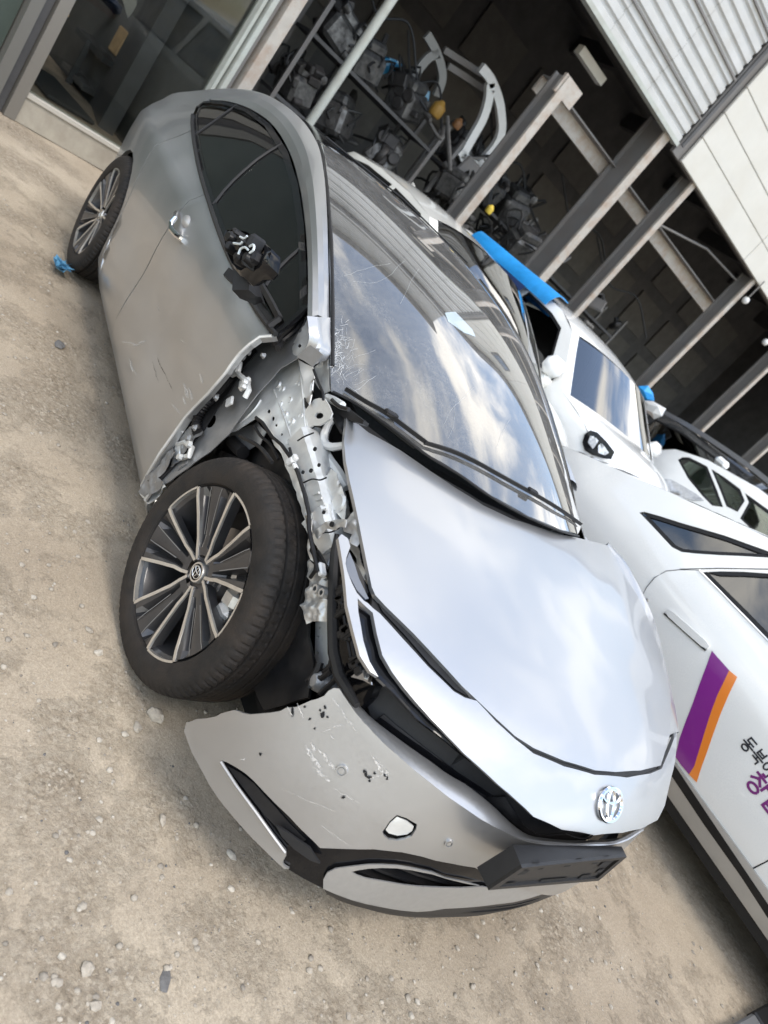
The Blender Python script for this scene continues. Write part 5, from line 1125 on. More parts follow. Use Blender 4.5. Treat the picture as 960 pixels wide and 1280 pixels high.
def bx(name, c, d, m, par=WB, bev=0., **kw): mb = MB(); mb.box(c, d, bev=bev); return mb.build(name, m, par, **kw)
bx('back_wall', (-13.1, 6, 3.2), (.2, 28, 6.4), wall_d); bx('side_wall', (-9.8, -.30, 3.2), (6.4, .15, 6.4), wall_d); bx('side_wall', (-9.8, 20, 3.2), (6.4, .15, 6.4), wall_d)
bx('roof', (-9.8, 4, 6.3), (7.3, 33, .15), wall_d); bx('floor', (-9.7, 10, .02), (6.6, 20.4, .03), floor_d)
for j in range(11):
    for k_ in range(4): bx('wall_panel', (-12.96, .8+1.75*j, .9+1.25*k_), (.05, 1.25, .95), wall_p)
for j in range(9): bx('rafter', (-9.8, .6+2.3*j, 5.9), (6.3, .14, .34), steel_d)
for x in (-8.2, -10.4): bx('purlin', (x, 10, 5.55), (.12, 20, .22), steel_d)
bx('girder', (-9.3, 2.6, 4.35), (5.6, .16, .30), steel_d); bx('girder', (-6.9, 10, 4.55), (.14, 19, .34), steel_d)
mb = MB(); mb.tube([at(385, 157, 0, XF)*1.0, at(385, 155, 0, XF)+Vector((0, .0, 3.6))], .045, 12); p = mb.build('pole', steel_w, WB)
mb = MB(); mb.tube([(XF, 1.24, 0), (XF, 1.24, 4.3)], .05, 12); p.data = mb.build('pole', steel_w, WB).data
bpy.data.objects.remove([o for o in WB.children if o.name.startswith('pole.')][0])
def hcol(y, top, fl, web, m1, m2):
    c = bx('column', (XF, y, top/2), (.02+.02, fl, top), m1)
    bx('column_web', (XF-.02-web/2, y-.0, top/2), (web-.004, .02, top), m2, c); bx('column_flange', (XF-.03-web, y, top/2), (.03, fl, top), m2, c)  # web and rear flange take a darker steel to paint their shade
    return c
for y, top, fl, web in ((3.47, 3.62, .12, .24), (5.15, 4.25, .14, .38), (6.12, 4.12, .10, .20), (8.66, 4.1, .10, .20), (10.9, 4.1, .10, .20), (13.2, 4.1, .10, .20), (15.6, 4.1, .10, .20)): hcol(y, top, fl, web, steel_b, steel_g)
bx('cross_beam', (XF-.50, 6.28, 3.44), (.04, 5.66, .18), steel_b); bx('beam_flange', (XF-.42, 6.28, 3.541), (.16, 5.66, .02), steel_g)
bx('gusset', (XF-.03, 3.55, 3.52), (.05, .34, .22), steel_b)
mb = MB(); mb.tube([(XF-.2, 6.3, 3.5), (XF-.2, 7.5, 3.85), (XF-.2, 8.6, 3.95)], .018, 6); mb.build('cable', steel_g, WB)
# corrugated fascia: every sheet a part
for s_ in range(9):
    y1 = 5.33-.95*s_; V = []; F = []; n = 0
    for k_ in range(2):
        pass
    prof = []
    z = 4.19+0; zt = 8.0
    # ribs run level; profile stepped in z
    zz_ = 4.19; i = 0
    while zz_ < zt:
        prof += [(0, zz_), (0, zz_+.075), (-.028, zz_+.090), (-.028, zz_+.125), (0, zz_+.14)]; zz_ += .14
    for (dx, zz_) in prof: V += [(XF+.06+dx, y1-.946, zz_), (XF+.06+dx, y1, zz_)]
    for i in range(len(prof)-1): F.append((2*i, 2*i+1, 2*i+3, 2*i+2))
    obj('corrugated_sheet', V, F, corr, WB, smooth=False)
for k_ in range(5): bx('sheet_joint', (XF+.075, .9, 4.55+.55*k_), (.02, 8.9, .022), steel_g)
bx('fascia_backing', (XF-.05, .9, 6.1), (.06, 8.9, 3.8), steel_g); bx('fascia_trim', (XF+.03, .9, 4.17), (.12, 8.86, .05), steel_w)
bx('eave', (XF+.15, .9, 8.08), (.5, 8.9, .10), steel_g)
bx('upper_pale_block', (XF-.5, 3.9, 4.02), (.12, .55, .10), clad)  # pale unlit block in the cladding colour
# cladding panels
for k_ in range(6):
    for j in range(5): bx('cladding_panel', (XF+.05, 5.345+.45+.9*0+2.42*j+1.0, 4.10+.18+.362*k_), (.05, 2.41, .355), clad, bev=.008)
bx('cladding_backing', (XF-.02, 11.5, 5.15), (.06, 12.2, 2.1), steel_g)
bx('fascia_end_trim', (XF+.085, 5.40, 5.2), (.03, .05, 2.0), steel_d)
bw = bx('high_window', (XF+.09, 7.15, 5.62), (.05, .75, .42), steel_d); bx('pane', (XF+.12, 7.15, 5.62), (.01, .62, .30), M['bg_glass'], bw)
for y, z in ((8.72, 3.80), (10.01, 3.69)):
    lamp = thing('globe_lamp', 'small round white lamp hung under the cream cladding, '+('the one nearer the middle posts' if y < 9 else 'the one farther right'), 'lamp', (XF+.12, y, z), 'round lamps under the cladding')
    mb = MB(); mb.lathe([(0, -.06), (.035, -.05), (.055, -.02), (.058, .01), (.04, .045), (0, .055)], 16, axis='z', c=(XF+.12, y, z)); mb.build('globe', M['white_metal'], lamp)
    mb = MB(); mb.tube([(XF+.12, y, z+.05), (XF+.12, y, z+.38)], .012, 6); mb.build('stem', steel_g, lamp)

# storefront, turned a little
SD = Vector((-.30, .95, 0)).normalized(); SN = Vector((SD.y, -SD.x, 0)); S0 = Vector((-5.03, -1.16, 0))
ST = thing('storefront', 'glazed shop front with pale metal frames and a low tan sill at left', 'building', (S0.x, S0.y, 0))
def sp(s_, d, z): return S0+SD*s_+SN*d+Vector((0, 0, z))
RS = Matrix.Rotation(math.atan2(SD.y, SD.x), 3, 'Z')
def sb(name, s0, s1, d0, d1, z0, z1, m, par=ST, bev=0.): mb = MB(); mb.box(sp((s0+s1)/2, (d0+d1)/2, (z0+z1)/2), (s1-s0, abs(d1-d0), z1-z0), RS, bev=bev); return mb.build(name, m, par)
def s_of(px, py):
    P = on_plane(px, py, S0, SN); return (P-S0).dot(SD), P.z
sL = s_of(14, 133)[0]; sJ = s_of(270, 112)[0]
tan_m = mat('tan_sill', (.38, .345, .28), .7, noise=.12, nscale=10, dirt=(.2, .16, .12), dirt_amt=.4)
sb('sill', sL+.06, sJ-.03, -.12, .0, .0, .195, tan_m); sb('sill_cap', sL+.06, sJ-.03, -.13, .012, .197, .225, mat('sill_cap_metal', (.45, .42, .36), .5))
sb('glass_pane', sL+.09, sJ-.05, -.062, -.056, .226, 2.6, M['store_glass'])
sb('frame_post', sL-.03, sL+.055, -.10, .02, 0, 2.7, mat('bronze_frame', (.21, .195, .17), .45, .3)); sb('frame_post', sL-.19, sL-.11, -.08, .03, 0, 2.7, mat('worn_frame', (.15, .145, .13), .5, .2)); sb('frame_post', sL-.105, sL-.035, -.10, -.03, 0, 2.7, steel_d)
sb('frame_post', sJ-.05, sJ-.02, -.08, .01, 0, 3.2, steel_w); sb('frame_post', sJ+.0, sJ+.045, -.10, .04, 0, 3.2, steel_w); sb('frame_post', sJ+.07, sJ+.10, -.10, .0, 0, 3.2, steel_g)
sb('rusty_column', sJ+.13, sJ+.25, -.12, .05, 0, 3.4, steel_b)
sb('tinted_panel', sL-2.6, sL-.2, -.06, -.05, .0, 2.6, mat('green_tinted_panel', (.06, .075, .065), .2, noise=.15, nscale=3))
sb('header', sL-2.7, sJ+.25, -.15, .0, 2.72, 4.3, clad)
sb('shop_floor', sL-3.5, sJ+.2, -4.4, -.13, .0, .05, mat('worn_shop_floor', (.36, .29, .22), .55, noise=.3, nscale=3, dirt=(.05, .05, .05), dirt_amt=.6, dscale=2))
shop_w = mat('shop_wall_paint', (.30, .29, .26), .8, noise=.15, nscale=3)
sb('shop_wall', sL-3.5, sJ+.3, -4.5, -4.4, 0, 3, shop_w); sb('shop_wall', sJ+.26, sJ+.31, -4.4, -.15, 0, 3.4, wall_p); sb('shop_ceiling', sL-3.5, sJ+.2, -1.3, -.15, 2.95, 3.05, wall_p); sb('shop_ceiling', sL-3.5, sJ+.2, -4.4, -2.7, 2.95, 3.05, wall_p); sb('shop_wall', sL-3.6, sL-3.5, -4.4, -.1, 0, 3, wall_p)  # ceiling split by an unseen opening, added to let daylight into the shop
# things inside the shop
wood = mat('light_wood', (.62, .40, .20), .55, noise=.2, nscale=12)
cb = at(88, 84, 2, .05); CH = thing('wooden_chair', 'light wooden chair standing behind the shop window', 'chair', (cb.x, cb.y, .05)); cx, cy = cb.x, cb.y
for dx, dy, h in ((0, 0, .44), (-.36, .05, .44), (.05, -.36, .84), (-.33, -.36, .84)):
    mb = MB(); mb.tube([(cx+dx, cy+dy, .05), (cx+dx*.95, cy+dy*.98, .05+h)], .018, 8); mb.build('leg', wood, CH)
mb = MB(); mb.box((cx-.16, cy-.16, .50), (.44, .44, .035), bev=.012); mb.build('seat', wood, CH)
mb = MB(); mb.box((cx-.14, cy-.37, .83), (.42, .03, .26), bev=.012); mb.build('backrest', wood, CH)
def shop_at(px, py, d): return on_plane(px, py, S0+SN*d, SN)
b0 = shop_at(112, 52, -2.4); b1 = shop_at(215, 118, -2.4)
BT = thing('workbench', 'long dark workbench deep inside the shop', 'workbench', (b0.x, b0.y, 0))
mb = MB(); mb.bar([b0+Vector((0, 0, -.02)), b1.lerp(b0, -.6)], .75, .06); mb.build('worktop', steel_d, BT)
mb = MB(); mb.bar([b0+Vector((0, 0, -.38)), b1.lerp(b0, -.6)+Vector((0, 0, -.38))], .6, .05); mb.build('shelf', steel_g, BT)
for t in (0, .8, 1.5):
    q = b0.lerp(b1, t); mb = MB(); mb.box((q.x, q.y, q.z/2), (.06, .06, q.z), bev=.005); mb.build('leg', steel_d, BT)
mb = MB(); P = [shop_at(px, py, -2.3) for px, py in [(150, -10), (162, 28), (175, 48), (190, 62), (208, 76)]]; Q = [shop_at(px, py, -2.5) for px, py in [(172, -10), (184, 12), (198, 32), (210, 45), (218, 60)]]
pn = patch('car_fender', [P, [a.lerp(b, .5)+SN*.12 for a, b in zip(P, Q)], Q], 18, 7, M['cream_paint'], None, thick=.01); tag(pn, 'loose cream car fender lying on the shop workbench', 'car part')
q = shop_at(186, 62, -2.1); PM = thing('bench_machine', 'small red and black machine on the shop workbench', 'machine', tuple(q))
mb = MB(); mb.box(q, (.22, .22, .26), Matrix.Rotation(.5, 3, 'Z'), bev=.03); mb.build('motor', mat('dark_red', (.22, .03, .04), .4), PM)
mb = MB(); mb.box(q+Vector((0, .05, .2)), (.12, .3, .12), Matrix.Rotation(.4, 3, 'X'), bev=.02); mb.lathe([(.05, -.03), (.13, -.03), (.13, .03), (.05, .03)], 14, c=q+Vector((.1, -.1, .1))); mb.build('head', M['black'], PM)
q = shop_at(157, 58, -2.2); mb = MB(); mb.box(q, (.2, .2, .26), RS, bev=.01); tag(mb.build('carton', wood, None), 'tan cardboard carton under the cream fender in the shop', 'box')
mb = MB(); a, b_ = shop_at(178, 95, -1.9), shop_at(204, 108, -1.9); mb.tube([a, b_], .05, 10); tag(mb.build('tan_roll', wood, None), 'tan roll lying at the near end of the shop workbench', 'roll')
P = [shop_at(px, py, -2.6) for px, py in [(118, -8), (140, 15), (150, 40)]]; Q = [shop_at(px, py, -2.5) for px, py in [(128, -12), (150, 5), (162, 30)]]
tag(patch('blue_cloth', [P, [a.lerp(b, .5)+SN*.08 for a, b in zip(P, Q)], Q], 10, 6, mat('navy_cloth', (.02, .035, .08), .9), None, thick=.01), 'dark blue cloth hanging inside the shop', 'cloth')
P = at(50, 108, 2, .055); sheet_ = MB(); sheet_.box((P.x-.2, P.y+.1, .075), (.9, .5, .04), Matrix.Rotation(.4, 3, 'Z'), bev=.015); tag(sheet_.build('floor_mat', mat('black_mat', (.03, .032, .034), .8), None), 'dark folded mat on the shop floor behind the glass', 'mat')

# salvage in the workshop
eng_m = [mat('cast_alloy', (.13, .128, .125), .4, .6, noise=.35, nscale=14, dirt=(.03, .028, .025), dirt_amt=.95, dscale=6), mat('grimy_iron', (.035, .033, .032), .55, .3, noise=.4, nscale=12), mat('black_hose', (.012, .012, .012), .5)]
def engine(seed):
    rn = random.Random(seed); a, b_, c_ = MB(), MB(), MB()
    a.box((0, 0, .22), (.48, .42, .36), bev=.05); a.box((.02, 0, .46), (.40, .30, .16), bev=.04)
    for i in range(5): a.lathe([(0, -.06), (rn.uniform(.03, .07), -.05), (.06, .02), (.05, .06)], 10, axis=rn.choice('xyz'), c=(rn.uniform(-.25, .25), rn.uniform(-.22, .22), rn.uniform(.1, .55)))
    for i in range(4): b_.lathe([(0, -.03), (.07, -.03), (.09, 0), (.07, .03), (0, .03)], 14, axis='x', c=(.27, rn.uniform(-.18, .18), rn.uniform(.1, .45)))
    for i in range(7): b_.box((rn.uniform(-.3, .3), rn.uniform(-.25, .25), rn.uniform(.05, .55)), (rn.uniform(.06, .2), rn.uniform(.05, .18), rn.uniform(.05, .18)), Matrix.Rotation(rn.uniform(0, 3), 3, rn.choice('XYZ')), bev=.015)
    for i in range(6):
        p = Vector((rn.uniform(-.2, .3), rn.uniform(-.3, .3), rn.uniform(.2, .5)))
        c_.tube(spline([p, p+Vector((rn.uniform(-.1, .2), rn.uniform(-.2, .2), .2)), p+Vector((rn.uniform(-.2, .2), rn.uniform(-.3, .3), .05)), p+Vector((rn.uniform(-.2, .2), rn.uniform(-.3, .3), -.2))], 10), .018, 6)
    return a, b_, c_
engs = [engine(s_) for s_ in (1, 2, 3)]
emesh = []
for a, b_, c_ in engs: emesh.append((a.build('block', eng_m[0], None, local=True), b_.build('accessory', eng_m[1], None, local=True, kind='stuff'), c_.build('hose', eng_m[2], None, local=True, kind='stuff')))
for t in emesh:
    for o in t: COL.objects.unlink(o)
def place_engine(k_, loc, rot, label, sc_=1.):
    t = thing('engine', label, 'engine', loc, 'salvaged engines piled in the workshop', rot)
    for o in emesh[k_]:
        c = o.copy(); COL.objects.link(c); c.parent = t; c.scale = (sc_, sc_, sc_)
    t.rotation_euler = (random.uniform(-.3, .3), random.uniform(-.3, .3), rot); return t
def rack(y0, y1, x, zs, label):
    t = thing('storage_rack', label, 'shelf', (x, y0, 0))
    for z in zs:
        mb = MB(); mb.box((x, (y0+y1)/2, z), (.7, y1-y0, .04)); mb.build('shelf', steel_d, t)
    for yy in (y0, y1):
        for dx in (-.33, .33): mb = MB(); mb.box((x+dx, yy, zs[-1]/2+.2), (.05, .05, zs[-1]+.4)); mb.build('upright', steel_g, t)
    return t
rack(1.2, 3.3, -8.0, (.6, 1.35, 2.1), 'dark rack of salvaged engines and body parts behind the first steel posts')
rack(3.6, 5.4, -8.0, (.6, 1.35, 2.1), 'dark rack behind the rusty beam, full of black parts')
rack(5.8, 9.2, -8.6, (.6, 1.35, 2.1), 'long dark rack behind the far posts')
ei = 0; rn = random.Random(2)
DESC = ['left', 'middle', 'right']
for rk, (xs, ys, zs, nm) in enumerate([(-7.95, (1.5, 2.15, 2.8), (.62, 1.37, 2.12), 'first rack'), (-7.95, (3.9, 4.5, 5.1), (.62, 1.37, 2.12), 'rack behind the rusty beam'), (-8.5, (6.3, 7.3, 8.4), (.62, 1.37), 'long rack behind the far posts')]):
    for lv, z in enumerate(zs):
        for j, y in enumerate(ys):
            place_engine(ei % 3, (xs+rn.uniform(-.1, .1), y, z), rn.uniform(0, 6), 'grimy engine on the '+['bottom', 'middle', 'top'][lv]+' shelf of the '+nm+', '+DESC[j]+' one', rn.uniform(.85, 1.05)); ei += 1
q = at(575, 228, 0, -7.45); place_engine(0, (q.x, q.y, q.z-.3), .6, 'bright alloy engine lying in front of the first rack', .8)
q = at(655, 300, 0, -7.3); place_engine(1, (q.x, q.y, q.z-.3), 1.6, 'black engine with pale pulleys beside the second post', .9)
def frame(name, loops, x, r, m, label, cat='car part'):
    t = thing(name, label, cat, tuple(at(*loops[0][0], 0, x)))
    for L_ in loops:
        P = spline([at(px, py, 0, x) for px, py in L_], 24); mb = MB(); mb.bar(P, r*1.5, r, up=(1, 0, 0)); mb.build('rail', m, t)
    return t
frame('door_frame', [[(601, 84), (612, 98), (622, 122), (626, 145), (626, 165), (618, 183), (597, 208)], [(612, 104), (610, 125), (603, 148), (592, 168), (582, 186), (578, 196), (597, 208)], [(575, 188), (584, 200), (597, 210), (605, 200)]], -7.7, .075, M['white_metal'], 'bare white car door frame hung beside the post in the workshop')
frame('door_frame', [[(533, 43), (540, 55), (546, 68), (551, 84), (552, 100), (545, 120)], [(548, 66), (535, 72), (522, 88), (512, 108), (502, 125)], [(497, 122), (503, 128), (510, 126)]], -8.0, .07, mat('grey_primer_frame', (.22, .22, .21), .6), 'dull grey car door frame hung in the dark above the engines')
frame('parts_rail', [[(555, 62), (580, 78), (602, 92)], [(560, 82), (585, 98), (608, 114)]], -8.0, .05, steel_g, 'pair of grey rails behind the hanging door frames', 'rail')
frame('blue_fender', [[(466, 95), (470, 86), (480, 81), (492, 84), (502, 94), (507, 106)], [(504, 98), (512, 112), (520, 120), (534, 122)]], -8.1, .11, mat('blue_paint', (.03, .22, .40), .3, coat=1), 'bright blue car fender among the engines on the top shelf')
for px, py, r, col, lab in ((547, 137, .09, (.26, .15, .03), 'ochre plastic canister among the engines'), (572, 155, .06, (.17, .08, .03), 'small rusty orange part among the engines'), (612, 262, .05, (.55, .40, .05), 'yellow strap end at the foot of the first beige post')):
    q = at(px, py, 0, -7.55 if px < 600 else -6.6); mb = MB(); mb.lathe([(0, -r), (r*.8, -r), (r, -r*.6), (r, r*.5), (r*.5, r), (r*.3, r*1.3), (0, r*1.3)], 12, axis='z', c=q); tag(mb.build('canister', mat('part_colour', col, .5), None), lab, 'canister')

scrap_m = [eng_m[1], eng_m[2], eng_m[0], steel_g]; rn = random.Random(77)
protos = []
for k_ in range(5):
    mb = MB()
    if k_ == 0: mb.lathe([(.05, -.05), (.13, -.05), (.15, -.02), (.15, .03), (.05, .05)], 16, axis='x')
    if k_ == 1: mb.box((0, 0, 0), (.34, .2, .14), bev=.04); mb.lathe([(0, .0), (.06, 0), (.05, .12), (0, .13)], 10, axis='z', c=(.06, 0, .05))
    if k_ == 2: mb.tube(spline([Vector((rn.uniform(-.25, .25), rn.uniform(-.25, .25), rn.uniform(-.15, .2))) for _ in range(6)], 26), .02, 6)
    if k_ == 3: mb.box((0, 0, 0), (.08, .5, .30), Matrix.Rotation(.3, 3, 'X'), bev=.03); mb.tube([(0, -.2, .15), (0, 0, .28), (0, .2, .15)], .02, 6)
    if k_ == 4: mb.tube([(0, -.35, 0), (0, -.1, .05), (0, .35, .12)], [.03, .045, .03], 8); mb.box((0, .3, .1), (.12, .1, .12), bev=.02)
    o = mb.build('scrap_part', scrap_m[k_ % 4], None, local=True); COL.objects.unlink(o); protos.append(o)
for i in range(48):
    o = protos[i % 5].copy(); COL.objects.link(o)
    x = rn.uniform(-8.3, -7.2); y = rn.choice((rn.uniform(1.3, 3.3), rn.uniform(3.7, 5.3), rn.uniform(5.6, 8.8))); z = rn.choice((.15, .3, .75, .95, 1.5, 1.65, 2.25, 2.4))
    o.location = (x, y, z); o.rotation_euler = (rn.uniform(-1, 1), rn.uniform(-1, 1), rn.uniform(0, 6.3)); s_ = rn.uniform(.7, 1.4); o.scale = (s_, s_, s_)
    lv = {.15: 'under', .3: 'under', .75: 'on the low shelf of', .95: 'on the low shelf of', 1.5: 'on the middle shelf of', 1.65: 'on the middle shelf of', 2.25: 'on top of', 2.4: 'on top of'}[z]
    tag(o, 'grimy '+('drum', 'necked pump', 'black hose', 'grey bracket plate', 'iron rod')[i % 5]+' '+lv+' the '+('first rack' if y < 3.4 else 'rack behind the rusty beam' if y < 5.4 else 'long rack at the far posts'), 'scrap part', 'scrap heaped on the workshop racks')
for i, (y0_, y1_, z0_) in enumerate(((1.3, 2.6, 3.1), (2.2, 3.3, 2.9), (3.8, 5.2, 3.0), (5.4, 7.5, 3.2), (6.8, 9.4, 3.0))):
    mb = MB(); mb.tube(spline([Vector((-7.9, y0_, z0_)), Vector((-7.8, (y0_*2+y1_)/3, z0_-.35)), Vector((-7.9, (y0_+2*y1_)/3, z0_-.15)), Vector((-7.8, y1_, z0_-.5))], 20), .016, 6)
    mb.build('hanging_cable', eng_m[2], WB)

# ================================================================== the other cars
def car_body(t, y0, half, E, zb, zr, paint, xf, xr, segs, arches, r_arch, windows, zlow=.24, crown=.05, glass='bg_glass', trim=None, taper=.25, tl=.6):
    """E: outline (x,z) of the body from the front sill up over hood, roof and down the tail; segs: (i0,i1,name,kind,bulge)"""
    K = [(.15, .92), (.3, .98), (.55, 1.0), (zb-.12, .995), (zb, .965), (zb+.12, .91), (zr, .76), (zr+.1, .66)]
    def Sh(x, z):
        d = max(0, (x-(xf-tl))/tl); e = max(0, ((xr+tl)-x)/tl)
        return half*lerp(z, K)*(1-taper*d*d)*(1-taper*.8*e*e)
    SR = Surf(lambda x, z: y0-Sh(x, z), lambda P: (P[0], P[2], P[1]), lambda a, b, d: (a, d, b), lambda P: (0, -1, 0))
    SL = Surf(lambda x, z: y0+Sh(x, z), lambda P: (P[0], P[2], P[1]), lambda a, b, d: (a, d, b), lambda P: (0, 1, 0))
    bottom = [(xr+.10, zlow)]
    for ax in sorted(arches): bottom += [p for p in arch(ax, .33, r_arch, 196, -16, 12)]
    bottom += [(xf-.10, zlow)]
    outline = list(E)+bottom
    wins = windows(SR) if callable(windows) else windows
    for S in (SR, SL):
        sheet('body_side', S, outline, paint, t, holes=[w_ for w_ in wins], step=.12, thick=.02)
        for w_ in wins:
            f = sheet('side_window', S, w_, M[glass], t, step=.2, thick=.004, off=-.012)
            sheet('window_frame', S, w_, M['black'], f, holes=[shrink(w_, .022)], step=.15, thick=.012, off=-.004)
    for i0, i1, nm, kind, bulge in segs:
        P = spline([Vector((x, 0, z)) for x, z in E[i0:i1+1]], max(4, 4*(i1-i0)+1)) if i1-i0 > 1 else [Vector((*E[i0], 0)).xzy.lerp(Vector((*E[i1], 0)).xzy, i/4) for i in range(5)]
        def strip(name, t0, t1, m, off=0.):
            V = []; F = []; n = 13
            for p in P:
                w_ = Sh(p.x, p.z)
                for k_ in range(n):
                    u = t0+(t1-t0)*k_/(n-1); b = 1-abs(u)**2.4
                    V.append((p.x+bulge*b, y0+u*w_, p.z+crown*b*(1 if p.z > .7 else .2)+off))
            for i in range(len(P)-1):
                for k_ in range(n-1): F.append((i*n+k_, (i+1)*n+k_, (i+1)*n+k_+1, i*n+k_+1))
            return obj(name, V, F, m, t, ang=50, recalc=True)
        if kind == 'glass':
            strip('pillar', -1, -.90, paint); strip('pillar', .90, 1, paint); strip(nm, -.90, .90, M[glass], -.008)
        else: strip(nm, -1, 1, paint)
    mb = MB(); mb.box(((xf+xr)/2, y0, .32), (xf-xr-.5, half*1.4, .24)); mb.build('underbody', M['void'], t)
    mb = MB(); mb.box(((xf+xr)/2+.1, y0, .62), ((xf-xr)*.55, half*1.5, .40)); mb.build('cabin', M['seat'], t)
    for x in ((xf+xr)/2+.15, (xf+xr)/2-.75):
        for s_ in (-.4, .4):
            mb = MB(); mb.box((x-.25, y0+s_*half*1.0, zb-.05), (.14, .48, .62), Matrix.Rotation(-.2, 3, 'Y'), bev=.05); mb.build('seat', M['seat'], t)
    for ax in arches:
        mb = MB(); mb.box((ax, y0, .45), (2*r_arch*.95, half*1.15, .6)); mb.build('wheel_house', M['void'], t)
        wheel(t, (ax, y0-half+.12, .335), side=-1, spin=random.uniform(0, 70)); wheel(t, (ax, y0+half-.12, .335), side=1, spin=random.uniform(0, 70))
    return SR, SL, Sh
def lamp_block(name, c, d, m, t, rot=None): mb = MB(); mb.box(c, d, rot, bev=min(d)*.3); return mb.build(name, m, t)
def mirrors(t, y0, half, x, z, paint):
    for s_ in (-1, 1):
        mb = MB(); c = Vector((x, y0+s_*(half+.06), z)); mb.box(c, (.13, .21, .17), Matrix.Rotation(s_*.15, 3, 'Z'), bev=.05); o = mb.build('door_mirror', paint, t, ang=60)
        mb = MB(); mb.box(c+Vector((-.02, -s_*.12, -.09)), (.09, .16, .06), bev=.02); mb.build('mirror_foot', M['black'], o)

# near white crossover with a purple and orange stripe
EV = thing('white_crossover', 'glossy white crossover with a purple and orange door stripe, parked close beside the wreck', 'car', (.5, 2.66, 0))
evE = [(2.80, .24), (2.85, .50), (2.72, .78), (2.35, .93), (1.75, 1.03), (1.15, 1.30), (.75, 1.455), (.40, 1.50), (-.05, 1.44), (-.40, 1.325), (-.75, 1.205), (-1.1, 1.085), (-1.45, .97), (-1.62, .90), (-1.66, .72), (-1.63, .45), (-1.58, .26)]
def ev_win(SR):
    q = SR.px([(799, 640.5), (805, 639.5), (825, 645), (850, 653), (905, 669), (955, 687), (990, 700), (985, 712), (960, 697), (925, 695), (900, 694), (870, 692), (852, 690), (840, 684), (826, 669), (812, 654)])
    d = SR.px([(878, 715), (900, 714), (930, 714.5), (965, 717)])
    d = [d[0], d[1], d[2], d[3]]+[(.35, 1.30), (.62, 1.36), (.62, .96)]+SR.px([(960, 799), (930, 768), (905, 743)])
    return [q, d, [(.70, 1.36), (.95, 1.26), (1.35, 1.08), (1.42, .97), (.70, .95)]]
EV_R, EV_L, EV_S = car_body(EV, 2.66, .925, evE, .93, 1.36, M['white_paint'], 2.85, -1.66, [(0, 2, 'front_bumper', 'p', .18), (2, 4, 'hood', 'p', .15), (4, 6, 'windshield', 'glass', .12), (6, 8, 'roof', 'p', 0), (8, 11, 'rear_roof', 'p', -.03), (11, 13, 'tailgate', 'p', -.08), (13, 16, 'rear_bumper', 'p', -.12)], (-.80, 1.98), .37, ev_win, zlow=.22, taper=.22)
def ev(px, py): return EV_R.to(EV_R.hit(px, py))[:2]
def ev_line(name, pts, r, m, off=.001, par=EV):
    mb = MB(); mb.tube([EV_R.p(*ev(*p), off) for p in pts], r, 5); return mb.build(name, m, par)
ev_line('door_seam', [(801, 754), (803, 744), (808, 734), (818, 722), (833, 713.5), (850, 712), (875, 713)], .0022, M['black'], -.001)
ev_line('window_moulding', [(874, 713), (900, 739), (925, 765), (960, 801), (985, 828)], .004, M['chrome'], .003)
ev_line('roof_seam', [(850, 711.5), (900, 710.5), (960, 711.5), (985, 712)], .003, M['trim_grey'], .0)
a, b_ = ev(834, 764), ev(886, 810)
hd = thing and None
mb = MB(); P = [EV_R.p(a[0]+(b_[0]-a[0])*t, a[1]+(b_[1]-a[1])*t, .002) for t in (0, .1, .5, .9, 1)]; mb.bar(P, [.012, .02, .022, .02, .012], [.018, .034, .036, .034, .018], up=(0, 0, 1)); h1 = mb.build('door_handle', M['white_paint'], EV, ang=50)
mb = MB(); P = [EV_R.p(a[0]+(b_[0]-a[0])*t, a[1]+(b_[1]-a[1])*t-.019, .001) for t in (0, .5, 1)]; mb.bar(P, .012, .008); mb.build('handle_gap', M['black'], h1)
mb = MB(); q = ev(807, 752); mb.box(EV_R.p(*q, .002), (.018, .012, .04), bev=.003); mb.build('door_catch', M['satin'], EV)
sheet('purple_stripe', EV_R, EV_R.px([(890, 813.6), (900, 825), (911.6, 838), (905, 852), (897, 868.6), (889, 890), (881, 915), (874, 938), (868, 957.6), (861.5, 968), (852, 957), (844.4, 946), (847, 934), (850, 922), (858, 900), (866.6, 878), (875, 854), (883, 833)]), mat('purple_film', (.20, .022, .22), .25, coat=1), EV, step=.05, thick=.001, off=.002)
sheet('orange_stripe', EV_R, EV_R.px([(911.6, 838), (921.7, 846.4), (911, 868.6), (901, 892), (892.4, 915.5), (884, 940), (878.4, 955), (871, 978), (861.5, 968), (868, 957.6), (874, 938), (881, 915), (889, 890), (897, 868.6), (905, 852)]), mat('orange_film', (.75, .22, .03), .3, coat=1), EV, step=.05, thick=.001, off=.002)
sheet('sill_strip', EV_R, [(-.4, .345), (-.4, .385)]+EV_R.px([(841.5, 953), (900, 1041), (960, 1130)])+[(1.5, .385), (1.5, .345)]+EV_R.px([(960, 1147), (927, 1096), (880, 1030), (840, 970)]), M['black'], EV, step=.15, thick=.01, off=.004)
sheet('sill_panel', EV_R, [(-.4, .20), (-.4, .342), (1.55, .342), (1.55, .20)], mat('silver_sill', (.42, .41, .39), .45, .4, noise=.08, nscale=10), EV, step=.12, thick=.02, off=.004)
sheet('sill_edge', EV_R, [(-.45, .14), (-.45, .198), (1.6, .198), (1.6, .14)], M['trim_grey'], EV, step=.15, thick=.02, off=-.004)
ev_line('door_seam', [(925, 1094), (960, 1076), (990, 1058)], .003, M['black'], 0)
